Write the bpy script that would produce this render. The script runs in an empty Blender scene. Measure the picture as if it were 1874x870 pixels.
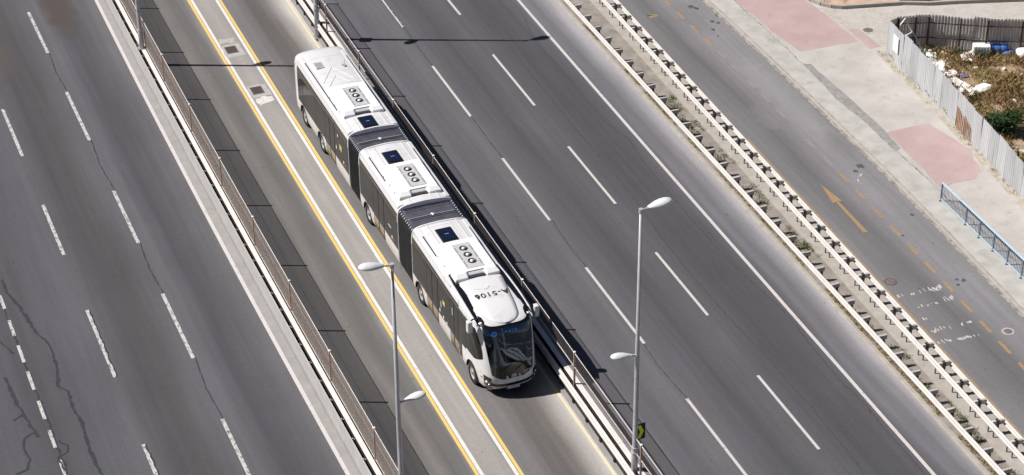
import bpy, bmesh, math, random
from mathutils import Vector, Matrix
random.seed(7)
R = math.radians
sc = bpy.context.scene
col = sc.collection

# ------------------------------------------------------------------ camera, sky, sun, exposure
YAW, PITCH, ROLL = R(21.2), 0.562576, -0.0100208
CAM = (-26.218, -71.334, 55.0)
fw = Vector((math.sin(YAW)*math.cos(PITCH), math.cos(YAW)*math.cos(PITCH), -math.sin(PITCH)))
rt = Vector((math.cos(YAW), -math.sin(YAW), 0.0)); up = rt.cross(fw)
cr, sr = math.cos(ROLL), math.sin(ROLL)
cx, cy = cr*rt+sr*up, -sr*rt+cr*up
cd = bpy.data.cameras.new('camera'); cam = bpy.data.objects.new('camera', cd); col.objects.link(cam)
cam.matrix_world = Matrix(((cx.x, cy.x, -fw.x, CAM[0]), (cx.y, cy.y, -fw.y, CAM[1]), (cx.z, cy.z, -fw.z, CAM[2]), (0, 0, 0, 1)))
cd.sensor_width = 36.0; cd.lens = 36.0*4129.4/1874.0; cd.clip_start = 1.0; cd.clip_end = 6000.0
sc.camera = cam
SUN = Vector((0.80, -0.345, -1.0)).normalized()          # the way the light travels
elev = math.asin(-SUN.z)
w = bpy.data.worlds.new('World'); sc.world = w; w.use_nodes = True
sky = w.node_tree.nodes.new('ShaderNodeTexSky'); sky.sky_type = 'NISHITA'; sky.sun_disc = False
sky.sun_elevation = elev; sky.sun_rotation = math.atan2(-SUN.x, -SUN.y); sky.altitude = 100; sky.air_density = 0.5
bgn = w.node_tree.nodes['Background']; bgn.inputs[1].default_value = 0.05
w.node_tree.links.new(sky.outputs[0], bgn.inputs[0])
sl = bpy.data.lights.new('sun', 'SUN'); sl.energy = 5.0; sl.angle = R(0.5); sl.color = (1.0, 0.955, 0.905)
so = bpy.data.objects.new('sun', sl); col.objects.link(so); so.rotation_euler = SUN.to_track_quat('-Z', 'Y').to_euler()
so.location = (0, 0, 60)
sc.view_settings.view_transform = 'Standard'; sc.view_settings.look = 'None'
sc.view_settings.exposure = 0.38; sc.view_settings.gamma = 1.0; sc.view_settings.use_curve_mapping = False

# ------------------------------------------------------------------ materials
class NT:
    def __init__(s, name):
        s.m = bpy.data.materials.new(name); s.m.use_nodes = True; s.t = s.m.node_tree
        s.p = s.t.nodes['Principled BSDF']; s.out = s.t.nodes['Material Output']
        s.pos = s.n('ShaderNodeNewGeometry').outputs['Position']
    def n(s, k): return s.t.nodes.new(k)
    def lk(s, a, b): s.t.links.new(a, b)
    def setin(s, node, i, v):
        if hasattr(v, 'links'): s.lk(v, node.inputs[i])
        elif isinstance(v, (tuple, list)): node.inputs[i].default_value = (*v, 1.0) if len(v) == 3 and node.inputs[i].type == 'RGBA' else v
        else: node.inputs[i].default_value = v
    def scale(s, v):
        m = s.n('ShaderNodeMapping'); s.lk(s.pos, m.inputs[0]); m.inputs['Scale'].default_value = v; return m.outputs[0]
    def noise(s, sc_, detail=3.0, rough=0.55, stretch=None, dist=0.0):
        x = s.n('ShaderNodeTexNoise'); x.inputs['Scale'].default_value = sc_; x.inputs['Detail'].default_value = detail
        x.inputs['Roughness'].default_value = rough; x.inputs['Distortion'].default_value = dist
        s.lk(s.scale(stretch) if stretch else s.pos, x.inputs['Vector']); return x.outputs['Fac']
    def remap(s, v, a, b, c=0.0, d=1.0):
        x = s.n('ShaderNodeMapRange'); s.setin(x, 0, v); x.inputs[1].default_value = a; x.inputs[2].default_value = b
        x.inputs[3].default_value = c; x.inputs[4].default_value = d; return x.outputs[0]
    def math(s, op, a, b=0.0):
        x = s.n('ShaderNodeMath'); x.operation = op; s.setin(x, 0, a); s.setin(x, 1, b); return x.outputs[0]
    def mix(s, f, a, b, mode='MIX'):
        x = s.n('ShaderNodeMix'); x.data_type = 'RGBA'; x.blend_type = mode
        s.setin(x, 0, f); s.setin(x, 6, a); s.setin(x, 7, b); return x.outputs[2]
    def ramp(s, v, stops):
        x = s.n('ShaderNodeValToRGB'); e = x.color_ramp.elements
        while len(e) < len(stops): e.new(0.5)
        for i, (p, c) in enumerate(stops):
            e[i].position = p; e[i].color = (*c, 1.0) if isinstance(c, (tuple, list)) else (c, c, c, 1.0)
        s.lk(v, x.inputs[0]); return x.outputs[0]
    def sep(s, i):
        x = s.n('ShaderNodeSeparateXYZ'); s.lk(s.pos, x.inputs[0]); return x.outputs[i]
    def bump(s, h, strength=0.3, dist=0.02):
        b = s.n('ShaderNodeBump'); b.inputs['Strength'].default_value = strength; b.inputs['Distance'].default_value = dist
        s.lk(h, b.inputs['Height']); s.lk(b.outputs[0], s.p.inputs['Normal'])
    def col(s, v): s.setin(s.p, 'Base Color', v)
    def set(s, **k):
        for a, b in k.items(): s.setin(s.p, a.replace('_', ' '), b)
        return s

def plain(name, c, rough=0.6, metal=0.0, var=0.12, sc_=3.0, bump=0.0, coat=0.0, spec=0.5, dirt=None, dsc=1.2, dlo=0.55, dhi=0.75, stretch=None):
    k = NT(name)
    a = tuple(x*(1-var) for x in c); b = tuple(min(1, x*(1+var)) for x in c)
    v = k.mix(k.remap(k.noise(sc_, 4, stretch=stretch), 0.3, 0.7), a, b)
    if dirt: v = k.mix(k.remap(k.noise(dsc, 6, 0.65, stretch=stretch), dlo, dhi, 0.0, 0.85), v, dirt)
    k.col(v); k.set(Roughness=rough, Metallic=metal)
    k.p.inputs['Coat Weight'].default_value = coat; k.p.inputs['Coat Roughness'].default_value = 0.05
    k.p.inputs['Specular IOR Level'].default_value = spec
    if bump: k.bump(k.noise(sc_*14, 4), bump, 0.02)
    return k.m

def asphalt(name, x0, x1, stops, grit=0.16, stains=()):
    """tyre-worn carriageway: colour varies across the lanes (x in metres), with long streaks and grit"""
    k = NT(name)
    x = k.math('ADD', k.sep(0), k.remap(k.noise(0.22, 3, stretch=(1, 0.35, 1)), 0.3, 0.7, -0.22, 0.22))
    t = k.remap(x, x0, x1)
    c = k.ramp(t, [((p-x0)/(x1-x0), q) for p, q in stops])
    st = k.remap(k.noise(1.0, 5, 0.6, stretch=(3.2, 0.10, 1)), 0.3, 0.7, 0.90, 1.10)
    lg = k.remap(k.noise(0.16, 4, 0.6), 0.3, 0.7, 0.93, 1.07)
    gr = k.math('MULTIPLY', k.remap(k.noise(42.0, 3, 0.75), 0.25, 0.75, 1-grit, 1+grit), k.remap(k.noise(13.0, 3, 0.7), 0.3, 0.7, .90, 1.10))
    g2 = k.remap(k.noise(4.5, 5, 0.75), 0.3, 0.7, 0.94, 1.06)
    f = k.math('MULTIPLY', k.math('MULTIPLY', st, lg), k.math('MULTIPLY', gr, g2))
    v = k.mix(1.0, c, f, 'MULTIPLY')
    sp = k.remap(k.noise(3.3, 3, 0.5), 0.70, 0.76, 0.0, 0.6)
    v = k.mix(sp, v, (0.03, 0.03, 0.032))
    for sx, sy, rx, ry, cc, am in stains:
        dx = k.math('DIVIDE', k.math('SUBTRACT', k.sep(0), sx), rx); dy = k.math('DIVIDE', k.math('SUBTRACT', k.sep(1), sy), ry)
        d2 = k.math('ADD', k.math('MULTIPLY', dx, dx), k.math('MULTIPLY', dy, dy))
        d2 = k.math('ADD', d2, k.remap(k.noise(1.1, 4, .6), .3, .7, -.35, .35))
        v = k.mix(k.remap(d2, .25, 1.05, am, 0.0), v, cc)
    k.col(v); k.set(Roughness=0.85); k.p.inputs['Specular IOR Level'].default_value = 0.3
    k.bump(k.noise(60.0, 3, 0.7), 0.25, 0.01)
    return k.m

def paint(name, c, under, wear_lo=0.60, wear_hi=0.68, sc_=9.0, dirt=0.0):
    k = NT(name)
    n = k.remap(k.noise(sc_, 5, 0.7, stretch=(1, 0.55, 1)), wear_lo, wear_hi, 0.0, 0.95)
    cc = k.mix(k.remap(k.noise(1.3, 4, 0.6), 0.35, 0.7, 0.0, 0.25+dirt), c, tuple(x*0.72 for x in c))
    k.col(k.mix(n, cc, under)); k.set(Roughness=0.75); k.bump(k.noise(60.0, 3), 0.2, 0.01)
    return k.m

def g(v, r=1.0, b=1.0): return (v*r*.725, v*.715, v*b*.79)
def gw(v, r=1.0, b=1.0): return (v*r*.785, v*.765, v*b*.785)
M = {}
M['asph_left'] = asphalt('asphalt_left', -24, -6, [(-24, g(0.083)), (-18.6, g(0.099, 1.0, 1.02)), (-17.4, g(0.083)), (-16.4, g(0.092)), (-15.4, g(0.105, 1, 1.02)), (-14.2, g(0.120)), (-13.0, g(0.077, 1.02, .98)), (-11.9, g(0.086, 1.03, .97)), (-10.9, g(0.120)), (-10.1, g(0.130)), (-9.2, g(0.080, 1, 1.02)), (-8.3, g(0.099)), (-7.6, g(0.122)), (-7.0, g(0.150)), (-6, g(0.160))], stains=[(-9.1, 41.5, 1.0, 4.2, (.065, .05, .043), .75), (-13.2, 37, .9, 3, (.08, .068, .06), .5)])
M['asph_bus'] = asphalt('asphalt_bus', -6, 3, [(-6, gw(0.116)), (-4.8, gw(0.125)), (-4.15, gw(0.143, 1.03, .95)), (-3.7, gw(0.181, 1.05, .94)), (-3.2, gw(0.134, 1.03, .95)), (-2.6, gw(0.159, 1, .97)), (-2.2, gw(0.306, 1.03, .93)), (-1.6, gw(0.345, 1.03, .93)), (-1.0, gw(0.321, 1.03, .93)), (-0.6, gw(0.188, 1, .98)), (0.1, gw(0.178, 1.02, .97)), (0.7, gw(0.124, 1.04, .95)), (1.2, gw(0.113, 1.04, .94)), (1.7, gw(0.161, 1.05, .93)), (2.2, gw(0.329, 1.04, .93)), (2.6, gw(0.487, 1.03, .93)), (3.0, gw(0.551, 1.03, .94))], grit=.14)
M['asph_right'] = asphalt('asphalt_right', 3.3, 16.4, [(3.3, g(0.135)), (4.9, g(0.143)), (5.3, g(0.135)), (6.0, g(0.116)), (7.2, g(0.143, 1.02, .99)), (8.2, g(0.110)), (9.3, g(0.085)), (10.4, g(0.116, 1.02)), (11.3, g(0.100)), (12.4, g(0.079)), (13.6, g(0.088)), (14.35, g(0.115)), (14.8, g(0.175)), (15.3, g(0.165)), (15.8, g(0.250, 1.02, .97)), (16.15, g(0.380, 1.03, .96)), (16.4, g(0.400))])
M['asph_service'] = asphalt('asphalt_service', 18.4, 24.6, [(18.4, gw(0.194)), (19.2, gw(0.199, 1, 1.02)), (20.0, gw(0.171)), (20.7, gw(0.142)), (21.3, gw(0.188, 1.01, 1.02)), (21.9, gw(0.228, 1, 1.03)), (22.8, gw(0.245, 1, 1.03)), (23.4, gw(0.228)), (24.6, gw(0.239))], grit=.12, stains=[(22.9, 16.5, .95, 5.5, (.25, .245, .245), .45), (23.2, 11.8, .6, 1.6, (.15, .145, .145), .6), (21.0, 15.5, .5, 1.4, (.21, .205, .205), .3), (22.5, 27, .8, 2.5, (.14, .135, .14), .5), (22.9, 3.0, .7, 3.5, (.155, .15, .15), .3)])
M['tar'] = plain('crack_tar', (.028, .028, .036), .6, var=.3, sc_=8)
M['seam'] = plain('road_seam', (.045, .044, .045), .8, var=.3, sc_=8)
M['white_paint'] = paint('white_road_paint', (.50, .47, .462), (.12, .12, .12))
M['white_worn'] = paint('worn_white_road_paint', (.48, .46, .455), (.10, .10, .10), .48, .62, 7)
M['white_crisp'] = paint('fresh_white_road_paint', (.63, .61, .58), (.2, .19, .18), .57, .72)
M['yellow_paint'] = paint('yellow_road_paint', (.70, .47, .13), (.2, .19, .17), .60, .7)
M['pale_yellow'] = paint('pale_yellow_road_paint', (.66, .56, .35), (.4, .38, .35), .55, .72)
M['orange_faded'] = paint('faded_orange_road_paint', (.27, .21, .155), (.19, .185, .19), .42, .6)
M['orange_paint'] = paint('orange_road_paint', (.31, .20, .095), (.14, .137, .135), .50, .66)
M['concrete'] = plain('gutter_concrete', (.26, .252, .245), .85, var=.10, sc_=1.5, bump=.15, dirt=(.22, .21, .20), dsc=2.0, dlo=.56, dhi=.78)
M['wall_white'] = plain('white_wall_concrete', (.60, .56, .545), .8, var=.05, sc_=1.2, bump=.1, dirt=(.55, .51, .49), dsc=1.6, dlo=.6, dhi=.8)
M['strip_conc'] = plain('pale_strip_concrete', (.385, .37, .35), .88, var=.12, sc_=1.2, bump=.2, dirt=(.27, .26, .245), dsc=1.1, dlo=.52, dhi=.72)
M['front_conc'] = plain('pale_front_concrete', (.37, .36, .35), .85, var=.08, sc_=1.5, bump=.12, dirt=(.34, .325, .31), dsc=2.2)
M['kerb'] = plain('kerb_concrete', (.33, .305, .275), .85, var=.12, sc_=2.2, bump=.2, dirt=(.25, .225, .19), dsc=1.8, dlo=.55, dhi=.75)
M['rail_white'] = plain('white_painted_rail', (.50, .48, .46), .45, var=.07, sc_=2.0, dirt=(.55, .49, .43), dsc=3.0, dlo=.62, dhi=.8)
M['galv'] = plain('galvanised_post', (.42, .40, .39), .5, metal=.35, var=.15, sc_=4)
M['rail_post'] = plain('rail_post_shaded', (.10, .085, .075), .6, var=.25, sc_=4)  # base colour darkened to imitate shade on the faces turned from the sun
M['spacer'] = plain('spacer_shaded', (.40, .375, .36), .55, var=.12, sc_=3)  # toned down so the colour carries the shade of the spacers' unlit faces
M['slot'] = plain('slot_shade_black', (.014, .011, .011), .9)  # near-black colour stands in for the deep shade inside the barrier slots
M['brown_post'] = plain('brown_screen_post', (.30, .205, .16), .55, var=.15, sc_=6)
M['cap'] = plain('pale_post_cap', (.75, .70, .67), .5)
M['coping'] = plain('grey_coping_concrete', (.17, .165, .162), .85, var=.08, sc_=2, bump=.15)
M['sheet_grey'] = plain('grey_sheet', (.26, .25, .245), .6, var=.06, sc_=1.5)
def screen(name, c, alpha, tint):
    k = NT(name)
    d = k.p; k.col(k.mix(k.remap(k.noise(1.1, 4, stretch=(1, .5, 3)), .3, .7), tuple(x*.9 for x in c), tuple(x*1.1 for x in c)))
    k.set(Roughness=.35)
    t = k.n('ShaderNodeBsdfTransparent'); t.inputs[0].default_value = (*tint, 1)
    m = k.n('ShaderNodeMixShader'); m.inputs[0].default_value = alpha
    k.lk(t.outputs[0], m.inputs[1]); k.lk(d.outputs[0], m.inputs[2]); k.lk(m.outputs[0], k.out.inputs[0]); return k.m
M['screen'] = screen('smoked_screen', (.46, .385, .335), .22, (.92, .91, .91))
M['screen_b'] = screen('pale_smoked_screen', (.36, .32, .30), .06, (.92, .91, .91))
M['pole'] = plain('lamp_pole_grey', (.46, .46, .48), .45, metal=.3, var=.08, sc_=2)
M['lamp_head'] = plain('lamp_head_shell', (.62, .63, .65), .35, var=.05, sc_=3, coat=.2)
M['lamp_lens'] = plain('lamp_lens', (.5, .52, .54), .15, var=.03)
M['black'] = plain('black_sign', (.012, .012, .014), .5)
M['lime'] = plain('lime_reflective', (.80, .95, .03), .5, var=.05)
M['blue_rail'] = plain('blue_painted_steel', (.10, .16, .23), .5, var=.1, sc_=4, dirt=(.2, .27, .33), dsc=5, dlo=.5, dhi=.7)
M['blue_rail_top'] = plain('pale_blue_handrail', (.42, .54, .64), .5, var=.1, sc_=4)
M['iron'] = plain('cast_iron', (.17, .135, .125), .7, var=.25, sc_=12, bump=.3)
M['grate'] = plain('drain_grate_iron', (.105, .082, .08), .7, var=.2, sc_=12)
M['patch'] = plain('pale_concrete_patch', (.36, .345, .335), .85, var=.12, sc_=4, bump=.1)
M['patch_dark'] = plain('worn_asphalt_patch', (.235, .228, .225), .85, var=.15, sc_=3, bump=.2, dirt=(.30, .29, .28), dsc=2.5)
M['patch_w'] = plain('white_splash_patch', (.52, .51, .50), .85, var=.2, sc_=6, bump=.1)
def paving():
    k = NT('pale_paving'); n = k.noise(.5, 5, .6); f = k.noise(14, 4, .7)
    v = k.mix(k.remap(n, .35, .65), (.355, .335, .313), (.43, .407, .385))
    v = k.mix(k.remap(k.noise(1.5, 8, .75), .54, .70, 0, .75), v, (.28, .26, .24))
    v = k.mix(1.0, v, k.remap(f, .3, .7, .93, 1.07), 'MULTIPLY')
    k.col(v); k.set(Roughness=.9); k.bump(f, .3, .01); return k.m
M['paving'] = paving()
M['grime'] = plain('gutter_grime', (.17, .16, .148), .9, var=.4, sc_=6, dirt=(.33, .31, .285), dsc=2.2, dlo=.42, dhi=.55)
def pinkpave():
    k = NT('pink_paving'); f = k.noise(14, 4, .7)
    v = k.mix(k.remap(k.noise(.7, 5, .6), .35, .65), (.355, .255, .25), (.395, .30, .292))
    v = k.mix(k.remap(k.noise(2.2, 6, .7), .60, .76, 0, .6), v, (.29, .225, .22))
    v = k.mix(1.0, v, k.remap(f, .3, .7, .93, 1.07), 'MULTIPLY')
    k.col(v); k.set(Roughness=.9); k.bump(f, .3, .01); return k.m
M['pink'] = pinkpave()
def sett():
    k = NT('worn_setts')
    b = k.n('ShaderNodeTexBrick'); b.inputs['Scale'].default_value = 3.2
    mp = k.n('ShaderNodeMapping'); mp.inputs['Rotation'].default_value = (0, 0, R(38)); k.lk(k.pos, mp.inputs[0]); k.lk(mp.outputs[0], b.inputs[0])
    b.inputs['Color1'].default_value = (.36, .335, .30, 1); b.inputs['Color2'].default_value = (.52, .47, .42, 1); b.inputs['Mortar'].default_value = (.24, .22, .20, 1)
    b.inputs['Mortar Size'].default_value = .03
    v = k.mix(k.remap(k.noise(1.2, 5, .7), .35, .65, 0, .8), b.outputs[0], (.44, .42, .395))
    k.col(v); k.set(Roughness=.9); k.bump(k.noise(9, 4, .7), .4, .02); return k.m
M['setts'] = sett()
M['dirt'] = plain('sandy_dirt', (.235, .212, .19), .95, var=.2, sc_=1.4, bump=.5, dirt=(.16, .14, .115), dsc=2.6, dlo=.5, dhi=.7)
M['dirt_pale'] = plain('pale_dust', (.37, .34, .30), .95, var=.18, sc_=2.4, bump=.4, dirt=(.30, .26, .21), dsc=3.5, dlo=.5, dhi=.66)
M['lot'] = plain('lot_soil', (.27, .19, .12), .95, var=.3, sc_=.9, bump=.7, dirt=(.40, .32, .24), dsc=1.5, dlo=.5, dhi=.66)
M['earth'] = plain('far_earth', (.24, .21, .17), .95, var=.2, sc_=.05)
M['planter'] = plain('planter_soil', (.47, .33, .255), .95, var=.2, sc_=1.4, bump=.5, dirt=(.30, .24, .17), dsc=1.8)
M['corr'] = plain('galvanised_corrugated', (.46, .47, .48), .5, metal=.0, var=.12, sc_=1.5, stretch=(1, 1, .25), dirt=(.33, .325, .32), dsc=1.6)
M['corr2'] = plain('dull_corrugated', (.40, .41, .42), .5, metal=.0, var=.14, sc_=1.5, stretch=(1, 1, .25), dirt=(.25, .23, .21), dsc=1.6)
def trans_sheet():
    k = NT('translucent_sheet'); v = k.mix(k.remap(k.noise(1.3, 4, stretch=(1, 1, .3)), .35, .65), (.80, .78, .74), (.62, .61, .59)); k.col(v); k.set(Roughness=.5)
    t = k.n('ShaderNodeBsdfTranslucent'); k.lk(v, t.inputs[0]); m = k.n('ShaderNodeMixShader'); m.inputs[0].default_value = .38
    k.lk(k.p.outputs[0], m.inputs[1]); k.lk(t.outputs[0], m.inputs[2]); k.lk(m.outputs[0], k.out.inputs[0]); return k.m
M['corr3'] = trans_sheet()
M['rust'] = plain('rusty_sheet', (.21, .105, .055), .85, var=.45, sc_=7, stretch=(1, 1, .3), dirt=(.30, .28, .27), dsc=3.0, dlo=.52, dhi=.66)
M['rustpost'] = plain('rusted_angle_iron', (.085, .04, .03), .8, var=.3, sc_=5)
M['poster'] = plain('white_poster_paper', (.82, .82, .81), .6, var=.03)
M['rubble'] = plain('pale_rubble', (.66, .62, .565), .9, var=.2, sc_=3, bump=.5, dirt=(.48, .41, .33), dsc=3)
M['rub_white'] = plain('white_plaster', (.82, .80, .765), .8, var=.06, sc_=3, bump=.3)
M['bluep'] = plain('blue_plastic', (.075, .16, .46), .4, var=.15)
M['whitep'] = plain('white_plastic', (.74, .75, .76), .4, var=.08)
M['orangep'] = plain('orange_plastic', (.62, .33, .05), .5, var=.1)
M['purple'] = plain('dark_violet_cloth', (.12, .10, .22), .8, var=.2)
M['soilstain'] = plain('dark_oil_stain', (.075, .072, .072), .7, var=.4, sc_=6)
def leafmat(name, c1, c2):
    k = NT(name); k.col(k.mix(k.remap(k.noise(3.0, 4, .7), .35, .65), c1, c2)); k.set(Roughness=.7)
    k.p.inputs['Specular IOR Level'].default_value = .25; return k.m
M['drygrass'] = leafmat('dry_grass', (.46, .34, .18), (.33, .29, .12))
M['browngrass'] = leafmat('brown_weed', (.36, .225, .12), (.25, .175, .085))
M['greengrass'] = leafmat('green_weed', (.10, .125, .03), (.19, .19, .06))
M['leaf'] = leafmat('bush_leaf', (.016, .042, .014), (.045, .085, .025))
M['stem'] = plain('bush_stem', (.12, .085, .05), .9)
# bus
M['bus_white'] = plain('bus_paint', (.60, .60, .61), .32, var=.02, sc_=.8, coat=.3, dirt=(.40, .395, .385), dsc=1.8, dlo=.55, dhi=.80)
M['seam_grey'] = plain('roof_seam_sealant', (.36, .36, .365), .6)
M['bus_silver'] = plain('bus_silver_paint', (.50, .49, .485), .35, var=.02, sc_=.8, coat=.35)
M['bus_ac'] = plain('bus_roof_unit_white', (.80, .80, .80), .45, var=.02, sc_=1.0, coat=.1)
M['bus_glass'] = plain('bus_side_glass', (.018, .018, .017), .08, var=.2, sc_=1.0, spec=.13)
M['door_glass'] = plain('door_lower_glass', (.02, .019, .017), .05, var=.2, sc_=1.0, coat=.5, spec=.6)
M['bus_trim'] = plain('bus_black_trim', (.012, .012, .013), .35, var=.1)
M['gloss_black'] = plain('bus_gloss_black', (.006, .006, .007), .12, coat=.5)
M['bellow'] = plain('bellows_fabric', (.115, .115, .112), .75, var=.25, sc_=3, spec=.3)
M['bellow_top'] = plain('bellows_roof_fabric', (.115, .115, .145), .6, var=.2, sc_=3, spec=.3)
M['rod'] = plain('bellows_rod', (.20, .20, .23), .5)
M['hatch'] = plain('roof_hatch_glass', (.005, .008, .028), .15, var=.2, coat=.5)
M['tyre'] = plain('tyre_rubber', (.016, .016, .017), .8, var=.2)
M['rim'] = plain('wheel_rim', (.55, .55, .56), .3, metal=.5, var=.1, sc_=8)
M['hub'] = plain('wheel_hub', (.22, .22, .225), .45, metal=.4)
M['unit_grey'] = plain('roof_unit_panel', (.44, .44, .455), .5, var=.06, sc_=5)
M['dark'] = plain('underbody_dark', (.018, .018, .019), .8)
M['seatfab'] = plain('seat_fabric', (.05, .07, .085), .8)
M['dash'] = plain('dashboard_plastic', (.07, .085, .085), .6, var=.2)
M['red'] = plain('red_cloth', (.60, .035, .025), .6)
M['lens'] = plain('headlamp_lens', (.80, .82, .85), .1, coat=.5)
M['amber'] = plain('amber_lens', (.80, .28, .05), .3)
M['redlamp'] = plain('red_marker_lens', (.75, .12, .03), .3)
M['letter'] = plain('dark_lettering', (.018, .018, .02), .5)
M['plate'] = plain('plate_white', (.70, .71, .73), .5)
M['plate_blue'] = plain('plate_blue', (.02, .05, .35), .5)
M['yellow_decal'] = plain('yellow_decal', (.42, .40, .10), .5)
M['white_decal'] = plain('white_decal', (.7, .72, .75), .5)
M['chrome'] = plain('chrome_badge', (.75, .75, .76), .2, metal=.8)
def led():
    k = NT('blue_led_display'); k.col((.05, .2, .8)); k.p.inputs['Emission Color'].default_value = (.08, .30, 1.0, 1); k.p.inputs['Emission Strength'].default_value = .55; return k.m
M['led'] = led()
def windscreen():
    k = NT('windscreen_glass')
    gl = k.n('ShaderNodeBsdfGlossy'); gl.inputs['Roughness'].default_value = .03; gl.inputs[0].default_value = (.62, .80, 1, 1)
    t = k.n('ShaderNodeBsdfTransparent'); t.inputs[0].default_value = (.27, .33, .35, 1)
    fr = k.n('ShaderNodeFresnel'); fr.inputs[0].default_value = 1.5
    m = k.n('ShaderNodeMixShader'); k.lk(k.math('ADD', fr.outputs[0], .07), m.inputs[0]); k.lk(t.outputs[0], m.inputs[1]); k.lk(gl.outputs[0], m.inputs[2])
    k.lk(m.outputs[0], k.out.inputs[0]); return k.m
M['windscreen'] = windscreen()

# ------------------------------------------------------------------ object helpers
def link(name, me, mat=None, parent=None, loc=None, rot=None):
    o = bpy.data.objects.new(name, me); col.objects.link(o)
    if mat is not None and me is not None and len(me.materials) == 0: me.materials.append(M[mat])
    if parent is not None: o.parent = parent
    if loc: o.location = loc
    if rot: o.rotation_euler = rot
    return o
def mesh(name, V, F, smooth=False):
    me = bpy.data.meshes.new(name); me.from_pydata([tuple(v) for v in V], [], F); me.update()
    if smooth: me.polygons.foreach_set('use_smooth', [True]*len(me.polygons))
    return me
def obj(name, V, F, mat, parent=None, smooth=False, loc=None, rot=None):
    return link(name, mesh(name, V, F, smooth), mat, parent, loc, rot)
def empty(name, loc=(0, 0, 0), rz=0.0):
    o = bpy.data.objects.new(name, None); col.objects.link(o); o.location = loc; o.rotation_euler = (0, 0, rz); o.empty_display_size = .3; return o
def tag(o, label, cat, group=None):
    o['label'] = label; o['category'] = cat
    if group: o['group'] = group
    return o
def struct(o): o['kind'] = 'structure'; return o
def stuff(o): o['kind'] = 'stuff'; return o
def boxm(x0, x1, y0, y1, z0, z1):
    V = [(x0, y0, z0), (x1, y0, z0), (x1, y1, z0), (x0, y1, z0), (x0, y0, z1), (x1, y0, z1), (x1, y1, z1), (x0, y1, z1)]
    return V, [(0, 3, 2, 1), (4, 5, 6, 7), (0, 1, 5, 4), (1, 2, 6, 5), (2, 3, 7, 6), (3, 0, 4, 7)]
def cat(*parts):
    V, F = [], []
    for v, f in parts:
        n = len(V); V += list(v); F += [tuple(i+n for i in q) for q in f]
    return V, F
def bevel_mesh(name, V, F, wd, seg=2):
    bm = bmesh.new(); vs = [bm.verts.new(v) for v in V]
    for f in F: bm.faces.new([vs[i] for i in f])
    bmesh.ops.bevel(bm, geom=bm.edges[:], offset=wd, segments=seg, affect='EDGES', profile=.6)
    me = bpy.data.meshes.new(name); bm.to_mesh(me); bm.free(); return me
def bbox(name, b, mat, parent=None, wd=.01, seg=2, loc=None, rot=None):
    return link(name, bevel_mesh(name, *boxm(*b), wd, seg), mat, parent, loc, rot)
def cyl(r0, r1, z0, z1, n=12, caps=True, c=(0, 0), axis='z'):
    V = []
    for r, z in ((r0, z0), (r1, z1)):
        for i in range(n):
            a = 2*math.pi*i/n; p = (c[0]+r*math.cos(a), c[1]+r*math.sin(a), z)
            V.append(p if axis == 'z' else ((p[2], p[0], p[1]) if axis == 'x' else (p[0], p[2], p[1])))
    F = [(i, (i+1) % n, n+(i+1) % n, n+i) for i in range(n)]
    if caps: F += [tuple(range(n-1, -1, -1)), tuple(range(n, 2*n))]
    return V, F
def lathe(prof, n=20, axis='z', c=(0, 0, 0)):
    V, F = [], []
    for r, z in prof:
        for i in range(n):
            a = 2*math.pi*i/n; p = (r*math.cos(a), r*math.sin(a), z)
            if axis == 'x': p = (p[2], p[0], p[1])
            V.append((p[0]+c[0], p[1]+c[1], p[2]+c[2]))
    for j in range(len(prof)-1):
        for i in range(n):
            k = (i+1) % n; F.append((j*n+i, j*n+k, (j+1)*n+k, (j+1)*n+i))
    return V, F
def tube(pts, rad, n=8):
    """tapered tube through points; rad is a number or list"""
    V, F = [], []; P = [Vector(p) for p in pts]
    for i, p in enumerate(P):
        d = (P[min(i+1, len(P)-1)]-P[max(i-1, 0)]).normalized()
        a = d.cross(Vector((0, 0, 1)) if abs(d.z) < .9 else Vector((1, 0, 0))).normalized(); b = d.cross(a)
        r = rad if isinstance(rad, (int, float)) else rad[i]
        for k in range(n):
            t = 2*math.pi*k/n; V.append(tuple(p+a*r*math.cos(t)+b*r*math.sin(t)))
    for i in range(len(P)-1):
        for k in range(n):
            q = (k+1) % n; F.append((i*n+k, i*n+q, (i+1)*n+q, (i+1)*n+k))
    F += [tuple(range(n-1, -1, -1)), tuple(range((len(P)-1)*n, len(P)*n))]
    return V, F
class Path:
    """x(y) of a line along the road; straight beyond the surveyed stretch"""
    def __init__(s, a, b=0.0, c=0.0, lo=-14.0, hi=36.0): s.a, s.b, s.c, s.lo, s.hi = a, b, c, lo, hi
    def __call__(s, y):
        q = min(max(y, s.lo), s.hi); v = s.a+s.b*q+s.c*q*q
        return v+(y-q)*(s.b+2*s.c*q)
def ys(y0, y1, step):
    n = max(1, int(round((y1-y0)/step))); return [y0+(y1-y0)*i/n for i in range(n+1)]
def strip(path_l, path_r, y0, y1, z, step=3.0, th=0.0):
    V, F = [], []
    Y = ys(y0, y1, step)
    for y in Y: V += [(path_l(y), y, z), (path_r(y), y, z)]
    for i in range(len(Y)-1): F.append((2*i, 2*i+1, 2*i+3, 2*i+2))
    return V, F
def extr(path, prof, y0, y1, step=3.0):
    """closed profile [(dx,z)] swept along the path"""
    V, F = [], []; n = len(prof); Y = ys(y0, y1, step)
    for y in Y:
        x = path(y); V += [(x+dx, y, z) for dx, z in prof]
    for i in range(len(Y)-1):
        for k in range(n): F.append((i*n+k, i*n+(k+1) % n, (i+1)*n+(k+1) % n, (i+1)*n+k))
    F += [tuple(range(n)), tuple(range(len(V)-1, len(V)-n-1, -1))]
    return V, F
def rect(x0, x1, z0, z1): return [(x0, z0), (x0, z1), (x1, z1), (x1, z0)]
def off(p, d): return lambda y: p(y)+d
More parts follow.
